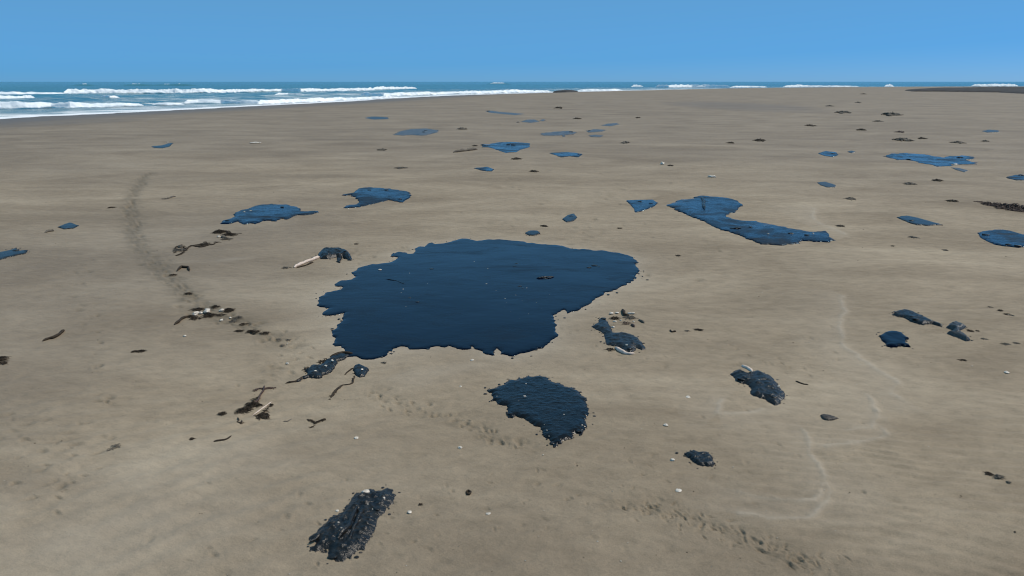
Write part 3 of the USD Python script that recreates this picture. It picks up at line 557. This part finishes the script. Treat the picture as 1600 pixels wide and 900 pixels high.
oil('thin oil tail under the wide pale slick', Zc(1200, 100, 4, [(1140,648),(1200,652),(1255,668),(1230,678),(1180,664)]), n=150, m='oil_thin')
oil('grey oil streak far off near the right edge', Zc(1360, 130, 6.667, [(1160,500),(1230,486),(1340,492),(1345,508),(1220,515)]), n=150, m='tar_sandy')

# ------------------------------------------------------------------ tar clumps
t = tarball('rounded glossy tar slab with pale chips, just below the big pool', Zc(740, 570, 6.43, [(135,262),(200,235),(290,195),(350,155),(420,160),(440,135),(540,120),(620,108),(680,120),(740,150),(800,170),(850,190),(900,215),(980,235),(1060,285),(1110,325),(1150,390),(1160,450),(1165,540),(1140,570),(1150,620),(1120,650),(1100,710),(1060,725),(1030,700),(980,750),(890,770),(850,820),(800,840),(770,790),(740,750),(680,700),(650,640),(590,620),(530,580),(480,545),(430,515),(380,530),(350,510),(345,430),(290,415),(240,405),(210,370),(160,370),(200,340),(190,300)]),
    T=.011, lump=.006, n=9000, rough=.022, lscale=.03, m='tar_glossy', dome=.08, specks=[(820, 623, 3.2), (811, 630, 1.8), (881, 651.5, 2.2), (886, 644, 1.7), (902, 651, 1.6), (851, 667, 1.8), (909, 667, 2.4), (855, 676, 2), (822, 603, 1.8), (858, 684, 1.5), (847, 672, 1.4), (851, 681, 1.2), (862, 679, 1.3), (900, 672, 1.6), (894, 684, 1.4), (913, 661, 1.5), (880, 690, 1.3), (777, 622, 1.6), (783, 616, 1.4), (791, 628, 1.4)], lumps=[(905, 676, 5), (864, 693, 5), (797, 648, 5), (765, 611, 4), (872, 600, 3.5)])
t = tarball('long grey black tar clump with a white shell at its top, nearest the camera', Zc(450, 745, 6.205, [(180,585),(250,540),(330,465),(420,390),(480,360),(540,310),(590,245),(620,200),(650,155),(700,150),(750,120),(800,120),(870,135),(930,110),(980,105),(1020,130),(1070,165),(1050,220),(1010,280),(960,330),(950,370),(900,390),(880,440),(860,520),(820,590),(790,660),(740,710),(680,730),(620,790),(570,800),(500,825),(390,825),(370,790),(370,720),(300,740),(250,770),(200,750),(190,690),(250,650),(180,640)]),
    T=.009, lump=.017, n=9000, rough=.024, lscale=.03, m='tar', specks=[(571.5, 775, 7), (574, 793, 2.4), (583, 800, 2.6), (561, 817, 1.8), (529, 824, 2.4), (534, 832, 2.4), (550, 842, 2.6), (600, 784, 3.2), (611, 764, 4.5), (526, 800, 2.5)],
    lumps=[(590, 800, 6), (575, 765, 5), (603, 800, 5), (520, 872, 7), (560, 862, 6)], crusts=[([(481, 852), (490, 848), (497, 842), (499, 838)], .006), ([(500, 866), (510, 860), (511, 868)], .006), ([(545, 850), (556, 825), (566, 800)], .009), ([(530, 850), (548, 825), (560, 800)], .008)])
tarball('plump blue black tar lump with a pale stick lying on it, right', Zc(1120, 560, 11.25, [(225,280),(300,225),(420,225),(520,270),(620,240),(740,225),(820,260),(930,310),(1010,370),(1060,440),(1110,520),(1170,570),(1240,670),(1180,720),(1110,800),(1040,830),(930,790),(850,730),(760,720),(640,690),(570,620),(580,560),(540,480),(470,450),(400,445),(330,400),(290,330)]),
    T=.014, lump=.018, n=4500, rough=.024, lscale=.05, dome=.2, specks=[(1216, 608.5, 3), (1185, 600, 2)], lumps=[(1157, 596, 6), (1210, 625, 5)])
q = weedy('short bleached stick lying on the plump tar lump', [('stick', 'pale_wood', (lambda m: (m[0] + [0, 0, .022], m[1]))(strand([(1158, 578.5), (1167, 582), (1175, 587)], .009, 881, 0, .004)))], 'bleached_stick', 'stick')
tarball('small bluish tar lump alone in the lower right', Zc(1000, 675, 4, [(275,135),(330,125),(360,135),(430,135),(455,165),(475,205),(440,215),(420,222),(370,215),(330,190),(300,165)]), T=.010, lump=.010, n=1600, lscale=.03, specks=[(1090, 719, 1.5)])
tarball('blue black tar clump with a pale curved stick at its foot', Zc(900, 470, 10, [(215,405),(330,350),(370,265),(440,265),(490,330),(540,380),(560,450),(600,500),(680,500),(800,520),(900,545),(980,590),(1040,650),(1110,770),(1040,770),(940,740),(920,800),(830,805),(740,790),(680,740),(600,720),(540,700),(470,690),(440,620),(430,520),(350,480),(270,440)]),
    T=.010, lump=.014, n=2600, rough=.02, lscale=.04, specks=[(979, 543.5, 3)], lumps=[(943, 500, 5), (985, 548, 5), (950, 545, 5)])
weedy('pale curved stick at the foot of the tar clump right of the big pool', [('stick', 'pale_wood', strand([(961, 543.5), (968, 549), (976, 553), (985, 554), (991, 553)], .011, 882, 0, .004))], 'curved_stick', 'stick')
weedy('brown weed bunch tucked under the left end of the pale curved stick', [('weed', 'weed', tuft((954, 547), 7, 22, 883))])
weedy('pile of pale shell bits and brown weed above the curved stick clump', [
    ('weed', 'weed', tuft((961, 498), 8, 26, 884)), ('weed', 'weed_grey', tuft((984, 497), 9, 26, 885)), ('weed', 'weed_red', tuft((978, 506), 8, 14, 886)), ('frond', 'weed', strand([(972, 485), (977, 493), (985, 494)], .012, 887)), ('frond', 'weed_red', strand([(985, 508), (992, 512)], .008, 888)), ('frond', 'weed_grey', strand([(997, 500), (1006, 505)], .007, 889)),
    ('shell_or_glint', 'shell', pebble((955.5, 490.5), 3.6, 890)), ('shell_or_glint', 'shell', pebble((964.5, 489.5), 2.6, 891)), ('shell_or_glint', 'shell', pebble((986, 490.5), 5.5, 892, .35, .4)), ('shell_or_glint', 'shell', pebble((961, 503), 2.6, 893)), ('shell_or_glint', 'shell', pebble((990, 503), 2, 894)), ('shell_or_glint', 'shell', pebble((970, 501), 2, 895)), ('shell_or_glint', 'shell', pebble((958, 512), 3, 896))], 'debris_pile', 'debris')
tarball('dark tar lump at the end of a pale stick, upper left of the big pool', Zc(320, 270, 4.706, [(830,600),(860,575),(950,568),(1010,568),(1060,588),(1082,630),(1082,652),(1050,640),(1015,622),(990,668),(972,655),(970,625),(900,637),(850,637),(835,617)]), T=.025, lump=.03, n=1200, rough=.015, lumps=[(540, 399, 4), (529, 408, 3)])
weedy('pale pinkish stick pointing out of the tar lump, upper left of the big pool', [('stick', 'pale_wood', strand([(460, 418.5), (473, 412.5), (488, 407), (500, 402.5)], .016, 900, 0, .01))], 'driftwood_stick', 'stick')
weedy('brown strand standing in for shadow along the lower side of the pale pinkish stick', [('weed', 'weed', strand([(462, 419), (476, 416), (490, 410)], .008, 901))])  # dark strand modelled in place of the shadow below the stick
weedy('faint brown weed crumb at the tip of the pale pinkish stick', [('weed', 'weed_grey', tuft((447, 419), 8, 16, 902, high=.2))])
weedy('tarry weed tangle with pale chips at the lower left corner of the big pool', [
    ('tar_body', 'tar', blob(Zc(320, 540, 5.714, [(800,335),(870,290),(920,265),(900,225),(950,190),(1040,180),(1090,140),(1130,100),(1220,78),(1300,84),(1250,125),(1190,150),(1160,210),(1110,250),(1060,270),(1030,300),(950,290),(880,305)]), .012, .02, .03, 55, 1300, .03)),
    ('frond', 'weed', strand([(447, 599), (462, 597), (475, 590), (485, 586)], .006, 903)), ('frond', 'weed', strand([(515, 559), (535, 553), (552, 553)], .010, 904)),
    ('weed', 'weed', tuft((487, 578), 13, 30, 905, high=.3)), ('weed', 'weed', tuft((508, 566), 12, 26, 906, high=.3)), ('weed', 'weed', tuft((530, 557), 10, 20, 907, high=.3)),
    ('shell_or_glint', 'shell', pebble((509, 577.5), 2.6, 908, lift=.02)), ('shell_or_glint', 'shell', pebble((519.5, 569), 2.8, 909, lift=.02)), ('shell_or_glint', 'shell', pebble((493, 585.5), 2.4, 910, lift=.02))], 'tarry_weed', 'tarry weed')
weedy('tarry knot with a long curling weed tail, below the big pool', [
    ('tar_body', 'tar', blob(Zc(320, 540, 5.714, [(1330,190),(1390,180),(1470,215),(1450,250),(1430,285),(1380,295),(1340,270),(1325,225)]), .014, .02, .03, 56, 600, .03)),
    ('frond', 'weed', strand(Zc(320, 540, 5.714, [(1335,280),(1310,345),(1290,355),(1230,360),(1180,400),(1145,440),(1120,485)]), .006, 917)), ('weed', 'weed', rope(Zc(320, 540, 5.714, [(1335,280),(1310,345),(1290,355),(1230,360),(1180,400),(1145,440),(1120,485)]), 3.2, 911, 16, .4)),
    ('frond', 'weed', strand(Zc(320, 540, 5.714, [(1330,200),(1290,230),(1240,270)]), .004, 912)), ('weed', 'weed', tuft((561, 585), 8, 18, 913)),
    ('shell_or_glint', 'shell', pebble((566, 583), 2, 914, lift=.02))], 'tarry_weed', 'tarry weed')
tarball('long dark tar streak with a rounded left head, near the right edge', Zc(1360, 460, 6.667, [(225,210),(260,185),(330,170),(390,172),(470,200),(540,235),(640,280),(700,305),(755,325),(750,345),(690,325),(640,312),(590,310),(560,322),(490,305),(420,280),(350,245),(290,235)]), T=.014, lump=.012, n=1400, rough=.02, m='tar', specks=[(1452, 508, 2)], lumps=[(1401, 491, 4), (1430, 502, 5)])
tarball('broken grey tar patch at the right end of the long dark streak', Zc(1360, 460, 6.667, [(785,350),(830,310),(880,292),(940,318),(1000,340),(980,360),(930,375),(940,410),(1000,440),(1045,480),(1000,490),(920,455),(850,430),(790,405),(850,395),(860,375)]), T=.014, lump=.02, n=900, rough=.015, m='tar_sandy', specks=[(1504, 521, 3)])

# ------------------------------------------------------------------ seaweed and twigs
c5 = lambda pts: Zc(320, 540, 5.714, pts)
weedy('largest dark brown seaweed tangle with forked fronds, lower left', [
    ('weed', 'weed', tuft((395, 634), 11, 46, 920)), ('weed', 'weed', tuft((382, 642), 11, 44, 921)), ('weed', 'weed', tuft((374, 646), 7, 24, 922)), ('weed', 'weed', tuft((411, 651), 11, 46, 923, high=.4)), ('weed', 'weed', tuft((376, 661), 6, 10, 924, high=.3)),
    ('frond', 'weed_red', rope(c5([(445,405),(480,385),(520,390),(560,385),(605,382)]), 3, 941, 8)), ('frond', 'weed_red', strand(c5([(445,405),(480,385),(520,390),(560,385),(605,382)]), .004, 925, .01)), ('frond', 'weed_red', strand(c5([(530,360),(525,400),(500,440),(470,490),(430,530)]), .006, 926)), ('frond', 'weed', rope(c5([(600,530),(560,565),(520,600),(480,635)]), 4, 927, 10)), ('frond', 'weed', strand(c5([(300,640),(310,670),(290,690),(330,695),(335,665)]), .004, 928)), ('frond', 'weed', rope(c5([(450,480),(430,520),(380,560),(300,590)]), 5, 929, 12)),
    ('stem', 'pale_wood', strand(c5([(600,500),(520,560),(420,630)]), .0028, 930, 0, .003))])
weedy('round dark weed knot just left of the largest seaweed tangle', [('weed', 'weed', tuft((348, 647), 6, 34, 931))])
weedy('black hooked seaweed sprig right of the largest tangle', [('frond', 'weed', rope(c5([(925,665),(955,672),(985,690),(1030,675),(1065,662)]), 2.4, 932, 9)), ('frond', 'weed', rope(c5([(990,695),(975,720),(945,742)]), 2.6, 933, 9)), ('weed', 'weed', tuft((487, 669), 5, 18, 934)), ('weed', 'weed', tuft((504, 656.5), 4, 12, 935))])
weedy('thin faint weed strand between the largest tangle and the hooked sprig', [('weed', 'weed_grey', strand(c5([(690,680),(740,678),(775,655)]), .004, 936))])
weedy('thin brown twig below the round weed knot', [('twig', 'weed', strand(c5([(70,868),(110,858),(150,850),(190,845),(255,808)]), .006, 937))], 'twig', 'twig')
c3 = lambda pts: Zc(0, 640, 3.333, pts)
weedy('little row of seaweed snippets in the lower left', [('frond', 'weed', strand(c3([(1228,312),(1260,310),(1292,306)]), .0045, 938)), ('frond', 'weed', strand(c3([(1325,292),(1345,284),(1368,276)]), .0045, 939)), ('frond', 'weed', strand(c3([(1325,308),(1345,318),(1365,328)]), .0045, 940)), ('frond', 'weed', strand(c3([(1125,298),(1132,280)]), .004, 941)), ('weed', 'weed', tuft((363, 728), 2.5, 8, 942))])
weedy('dark weed dot left of the thin brown twig', [('weed', 'weed', tuft((300, 686.5), 4.5, 26, 943))])
weedy('single dark crumb on the bare sand, bottom left', [('weed', 'weed', tuft((314, 804), 4, 22, 944))])
weedy('pale grey spots of weed grit, far lower left', [('weed', 'weed_grey', tuft((182, 697), 6, 12, 945, high=.2)), ('weed', 'weed_grey', tuft((172, 703), 6, 8, 946, high=.2))])
weedy('smudge of brown weed at the left edge, lower part', [('weed', 'weed', strand(c3([(60,500),(95,508),(132,492)]), .0045, 947)), ('weed', 'weed_grey', tuft((30, 791), 7, 12, 948, high=.2))])
weedy('short reddish weed thread, bottom left', [('weed', 'weed_red', strand(c3([(430,582),(450,572),(468,560)]), .004, 949))])
weedy('dark oblong weed pad on the left sand', [('weed', 'weed', tuft((211, 549.5), 5, 26, 950, high=.35)), ('weed', 'weed', tuft((221, 549), 6, 30, 951, high=.35))])
weedy('curved dark twig by the left edge', [('twig', 'weed', strand(Zc(0, 500, 4, [(262,134),(300,120),(335,115),(380,92),(404,66)]), .011, 952))], 'twig', 'twig')
weedy('weed knot cut by the left edge, mid height', [('weed', 'weed', tuft((1, 562), 9, 50, 953)), ('weed', 'weed', tuft((5, 568), 6, 20, 954))])
c10 = lambda pts: Zc(250, 330, 10, pts)
weedy('winding brown weed chain with pale stones, below the left blue slick', [
    ('frond', 'weed', rope(c10([(230,650),(245,570),(330,530),(400,600),(340,670),(260,695)]), 3, 955)), ('frond', 'weed', rope(c10([(400,610),(480,545),(560,548),(660,565),(740,515),(700,490)]), 4, 956)), ('frond', 'weed', rope(c10([(820,525),(890,490)]), 4, 957)), ('frond', 'weed', rope(c10([(870,340),(950,310),(1040,330),(1130,380)]), 5, 958, 14)), ('frond', 'weed_grey', rope(c10([(1130,375),(1160,360),(1250,350)]), 2.5, 959)),
    ('weed', 'weed', tuft((342, 363.5), 9, 46, 959)), ('weed', 'weed', tuft((358, 367), 8, 40, 960)), ('weed', 'weed_grey', tuft((353, 374), 8, 26, 961)), ('weed', 'weed', tuft((318, 383), 9, 30, 962, high=.3)), ('weed', 'weed_grey', tuft((281, 391), 9, 30, 963, high=.3)),
    ('stone', 'weed_grey', pebble((282, 386.5), 3.5, 964)), ('stone', 'shell', pebble((342, 370.5), 2.6, 965)), ('stone', 'weed_grey', pebble((349, 371.5), 4, 966)), ('stone', 'weed_grey', pebble((284, 391), 3, 967))])
c7 = lambda pts: Zc(250, 450, 7.26, pts)
weedy('dark weed heap with bright white shell bits, across the track on the left', [
    ('twig', 'weed', strand(c7([(160,420),(200,398),(250,358),(340,318)]), .009, 968)), ('weed', 'weed', tuft((298, 495.5), 6, 36, 969)), ('weed', 'weed', tuft((309, 484), 8, 36, 970, high=.35)), ('weed', 'weed', tuft((327, 494), 9, 44, 971)), ('weed', 'weed', tuft((306, 498), 8, 30, 972)), ('weed', 'weed', tuft((337, 480), 7, 28, 973)), ('weed', 'weed', tuft((357, 486), 9, 44, 974)), ('weed', 'weed', tuft((345, 493), 6, 20, 975)), ('weed', 'weed_grey', tuft((372, 497), 7, 26, 976)), ('weed', 'weed_grey', tuft((366, 502), 6, 18, 977)),
    ('shell_or_glint', 'shell', pebble((306, 491.5), 5, 978, .6)), ('shell_or_glint', 'shell', pebble((314, 490), 3, 979, .6)), ('shell_or_glint', 'shell', pebble((324, 487.5), 6.5, 980, .5)), ('shell_or_glint', 'shell', pebble((346.5, 486.5), 4, 981, .6)), ('shell_or_glint', 'shell', pebble((346, 501), 3, 982, .5)), ('shell_or_glint', 'shell', pebble((360, 497), 2, 983, .5))], 'weed_and_shell_heap', 'seaweed')
weedy('scattered brown weed bits where the track ends, left', [('weed', 'weed', tuft((373, 517.5), 6, 22, 984, high=.3)), ('weed', 'weed', tuft((395, 518.5), 9, 36, 985, high=.3, asp=.6)), ('weed', 'weed', tuft((413, 521), 7, 26, 986, high=.3)), ('weed', 'weed', tuft((380, 507), 6, 18, 987, high=.3)), ('weed', 'weed_grey', tuft((436, 531), 5, 14, 988, high=.3)), ('weed', 'weed_grey', tuft((451, 531.5), 4, 12, 989, high=.3)), ('weed', 'weed_grey', tuft((441, 540), 4, 14, 990, high=.3))])
weedy('dark weed ring in the track, above the weed heap with shells', [('frond', 'weed', strand([(276,424),(283,418),(294,418.5),(296,424)], .010, 991)), ('weed', 'weed', tuft((293, 459), 6, 26, 992, high=.3)), ('weed', 'weed', tuft((270, 430), 6, 18, 993, high=.2))])
weedy('dark weed speck left of the track, below the blue spot', [('weed', 'weed', tuft((174, 324.5), 5, 26, 994, high=.3))])
weedy('grey weed shred near the left edge below the blue spot', [('weed', 'weed_grey', strand([(70, 364), (77, 362), (84, 361)], .016, 995))])
weedy('faint weed shred between the track and the left blue slick', [('weed', 'weed_grey', tuft((257, 311), 5, 16, 996, high=.2)), ('weed', 'weed_grey', strand([(262, 311), (270, 308), (275, 307.5)], .012, 997))])
weedy('long red brown spiky weed bank cut by the right edge', [('frond', 'weed_red', rope([(1524, 315), (1536, 316.5), (1548, 320)], 4, 1010, 14, .4))] + [('weed', 'weed_red', tuft((1544 + k * 8, 320 + k * 1.25), 7 + min(k, 5) * .9, 44, 1000 + k, high=.7, asp=2.2)) for k in range(10)] + [('frond', 'weed_red', rope([(1560, 325), (1590, 330), (1625, 332)], 6, 1011, 14))], 'seaweed_bank')
g = obj('wood_chip', blob(Zc(1120, 640, 3.333, [(538,28),(560,26),(595,32),(636,46),(610,52),(580,58),(555,50)]), .006, .006, .02, 61, 300, .02), 'dark_wood', loc=base_of([(1295, 652)])); tag(g.GetPrim(), 'dark pointed wood chip beside the pale swash line, lower right', 'wood chip')
weedy('three dark pebbly weed dots in a row near the right edge, lower part', [('weed', 'weed', tuft((1544.5, 740.5), 5, 26, 1020, high=.4)), ('weed', 'weed_grey', tuft((1561, 745), 6, 28, 1021, high=.4)), ('weed', 'weed_grey', tuft((1576, 754), 3, 12, 1022, high=.4))])
weedy('dotted line of weed crumbs above the broken tar patch, right edge', [('weed', 'weed', tuft((1563, 485.5), 3.5, 22, 1023)), ('weed', 'weed', tuft((1574, 491.5), 4.5, 20, 1024, high=.3)), ('weed', 'weed_grey', tuft((1580.5, 493), 3, 10, 1025, high=.3)), ('weed', 'weed_grey', tuft((1546, 480), 3.5, 10, 1026, high=.2))])
weedy('string of grey crumbs right of the broken tar patch', [('weed', 'weed', tuft((1516, 517), 4, 20, 1027, high=.3)), ('weed', 'weed_grey', tuft((1538, 530), 4, 16, 1028, high=.3)), ('weed', 'weed_grey', tuft((1571, 538), 5, 20, 1029, high=.3)), ('weed', 'weed_grey', tuft((1588, 536.5), 4, 14, 1030, high=.3)), ('weed', 'weed', tuft((1527, 517), 3, 10, 1031, high=.3))])
weedy('short dark weed dash below the small round pool, right', [('weed', 'weed', tuft((1504, 563), 5, 20, 1032, high=.25, asp=.6))])
weedy('two weed bits right of the curved stick clump', [('weed', 'weed', strand([(1046, 516), (1050, 519), (1056, 518)], .006, 1033)), ('weed', 'weed', tuft((1092, 515.5), 6, 26, 1034, high=.25, asp=.6)), ('weed', 'weed_grey', tuft((1074, 517), 4, 10, 1035, high=.2))])
weedy('tiny wavy weed thread right of the plump tar lump', [('weed', 'weed', strand([(1243, 596), (1249, 599), (1256, 601.5), (1264, 602)], .005, 1036))])
weedy('small dark ring of weed between the near tar clump and the round slab', [('frond', 'weed', strand([(728, 769), (732, 766), (736, 769), (734, 773), (729, 773)], .0045, 1037)), ('weed', 'weed', tuft((731, 771), 3, 14, 1038))])
weedy('dark weed crumb right of the near tar clump', [('weed', 'weed', tuft((657, 788.5), 3, 18, 1039))])

# far crumbs: one each, described by what is near them
def crumb(label, px, w, m='weed_brown', n=22, name='weed_crumb', asp=1.6):
    k = nxt(); parts = [('weed', m, tuft(px, w * .85, n, 2000 + k, high=.4, asp=asp, rad=w * mpp(px) * .07))]
    parts += [('knot', m, pebble((px[0] + q, px[1] + .25 * q * ((k % 3) - 1)), w * z, 2100 + k + i, .4, asp)) for i, (q, z) in enumerate(((-.4 * w, .26), (.1 * w, .36), (.55 * w, .2)))]
    weedy(label, parts, name, 'seaweed')
crumb('lone dark lump on the sand horizon, right', (1349, 147.2), 3.5)
crumb('dark crumb far right, first right of the darker damp patch', (1266, 196.5), 7)
crumb('low grey weed streak far right, uppermost of the scatter below the sand horizon', (1318, 176.5), 10, 'weed_grey')
crumb('grey smudge of weed left of the uppermost streak, far right', (1296, 166), 5, 'weed_grey')
crumb('small weed mark above the uppermost streak, far right', (1341, 160.5), 4, 'weed_grey')
crumb('faint weed streak farther right, beyond the pointed dark crumb', (1394, 180), 13, 'weed_grey')
crumb('pointed dark crumb far right with a thin tail', (1346, 203.5), 7)
crumb('reddish dark crumb far right, left of the round black one', (1407, 206.8), 6, 'weed_red')
crumb('round black crumb far right above the wide pale slick', (1440, 216.7), 6)
crumb('grey weed mark above the left part of the wide pale slick', (1410, 219.5), 12, 'weed_grey')
crumb('greenish weed crumb above the right part of the wide pale slick', (1496, 223.3), 8, 'weed_grey')
crumb('small grey crumb far right below the grey oil streak', (1540, 221), 5, 'weed_grey')
crumb('weak brown spot far right, above the grey weed mark', (1372, 190), 6, 'weed_grey')
crumb('black crumb below the wide pale slick, right one of two', (1465, 282.5), 7)
crumb('grey crumb below the wide pale slick, left one of two', (1421, 287.5), 8, 'weed_grey')
crumb('flat dark crumb right of the long bent slick broad end', (1329, 311), 8, 'weed_grey')
crumb('dark crumb left of the red brown weed bank', (1488, 314.5), 7)
crumb('dark crumb just above the right tail of the long bent slick', (1313, 353.5), 6)
crumb('tiny speck below the slim tapering slick', (1395, 384.5), 3)
crumb('faint grey dash below the slim tapering slick', (1427, 371), 6, 'weed_grey')
crumb('little dark speck between the slim slick and the right edge', (1477, 391), 4, 'weed_grey')
crumb('brown weed bit on the far right sand, left one of a pair', (1142, 223.7), 6)
crumb('brown weed bit on the far right sand, right one of a pair', (1187, 220), 9)
crumb('dark crumb far off near the centre right', (997, 184.2), 4.5)
crumb('dark crumb far off, right of the very far oil streak', (902, 185.8), 6)
crumb('farthest dark crumb near the centre, close to the surf', (873, 169), 7)
crumb('faint weed mark right of the far thin pair of streaks', (978, 223.5), 8, 'weed_grey')
crumb('weed shred trailing right of the narrow far slick', (722, 202), 9, 'weed_grey')
crumb('weed crumb below the narrow far slick', (597, 234.5), 7, 'weed_grey')
crumb('dim weed trace between the two tailed slick and the far ones', (627, 263), 8, 'weed_grey')
crumb('black curved weed bit under the far lumpy slick', (806, 248.5), 8)
crumb('black crumb right of the tiny bluish spot', (834, 268), 7)
crumb('dark knot left of the far lumpy slick', (742, 228), 4.5)
crumb('small dark crumb left of the small oil spot behind the big pool', (851, 353.5), 6)
crumb('speck between the big pool and the long bent slick', (968, 356.8), 4)
crumb('little dark speck right of the big pool tip', (1059.5, 399.5), 4)
crumb('dark crumb on the sand just off the upper left of the big pool', (557, 381.5), 4)
crumb('grey speck at the lower rim of the big pool', (600, 567), 4, 'weed_grey')
weedy('grey stick on the sand left of the far lumpy slick', [('twig', 'weed_grey', strand(Zc(540, 150, 5, [(840,442),(950,430),(1030,418)]), .035, 1060, 0, .03))], 'twig', 'twig')

# low dark banks at the water's edge
for lab, px, T, lmp in (('long low dark bank of mud and weed at the far right edge', [(1415,141.5),(1450,139.5),(1500,138.6),(1560,138),(1600,137.7),(1660,137.6),(1660,149),(1600,146.5),(1560,144.5),(1520,144),(1470,143.3),(1430,143)], .25, .25),
                        ('short black bar lying at the waterline near the centre', [(861,142.8),(868,141.6),(885,141.2),(901,141.4),(903,143),(885,144),(866,144.2)], .35, .2)):
    g = obj('mud_bank', blob(px, T, lmp, 2.5, nxt(), 1200, .01, edge=2.0), 'mudbank', loc=base_of(px)); tag(g.GetPrim(), lab, 'mud bank')

# ------------------------------------------------------------------ shells
def shell(label, px, w, flat=.5):
    k = nxt(); w = w * .85; q = base_of([px]); g = obj('sea_shell', pebble(px, w, 3000 + k, flat), 'shell', loc=q); tag(g.GetPrim(), label, 'shell')
shell('bright white shell far off right of centre with a weed bit beside it', (1035, 257), 5)
crumb('dark weed bit touching the bright white shell far off', (1048, 259), 5)
shell('white oblong shell far off, right of the one with weed', (1112, 277), 7, .35)
shell('flat pale shell on the bare sand, upper left', (399, 223.5), 10, .12)
shell('white shell on the open sand below the hooked weed sprig', (557, 685.5), 4)
shell('white shell left of the round tar slab, lower one', (719, 700), 4)
shell('tiny white shell just left of the round tar slab tip', (720, 604.5), 2.5)
shell('pale shell below the bottom edge of the big pool', (738, 564), 4)
shell('white chip right of the near tar clump', (640, 801), 4)
shell('pale shell between the round slab and the small bluish lump', (1040, 665), 4)
shell('white shell left of the small bluish tar lump', (1051, 719.5), 4)
shell('dim shell below the small bluish tar lump', (1060, 767), 6, .25)
shell('pale shell left of the plump tar lump', (1075, 621), 5, .25)
shell('white shell near the right edge below the crumbs', (1573, 582.5), 5, .3)
shell('small pale shell at the weed heap foot, left', (289, 525.5), 3)
shell('small pale shell left of the tarry tangle', (449, 568.5), 3)
shell('pale shell above the upper left rim of the near tar clump', (527, 799), 3.4)
shell('pale shell low in the frame right of the chip', (763, 803), 4, .25)

# fine shell grit and weed dust on the near sand
g = np.random.default_rng(99); ico = trimesh.creation.icosahedron(); iv, if_ = np.array(ico.vertices), np.array(ico.faces)
for nm, m, lab, cnt, hi in (('shell_grit', 'chip', 'fine pale shell grit strewn over the near sand', 260, .0026), ('weed_dust', 'weed', 'fine dark weed dust strewn over the near sand', 420, .0026)):
    pts = np.column_stack([g.uniform(-120, 1720, cnt), 240 + 720 * g.uniform(0, 1, cnt) ** 0.8]); q = P(pts)
    keep = ~shapely.contains_xy(shapely.Polygon(P(big_px)).buffer(.02), q[:, 0], q[:, 1]); q = q[keep]; zq = ground(q)
    out = []
    for (x, y), z in zip(q, zq):
        s = g.uniform(.3, 1) ** 2 * hi * (0.8 + .12 * math.hypot(x, y)); v = iv * s * g.uniform(.5, 1.2, 3) * [1.3, 1.3, .6]; a = g.uniform(0, 6.3)
        out.append((np.column_stack([v[:, 0] * math.cos(a) - v[:, 1] * math.sin(a), v[:, 0] * math.sin(a) + v[:, 1] * math.cos(a), v[:, 2]]) + [x, y, z + s * .4], if_))
    o = obj(nm, cat_meshes(out), m, smooth=False); tag(o.GetPrim(), lab, 'grit', kind='stuff')
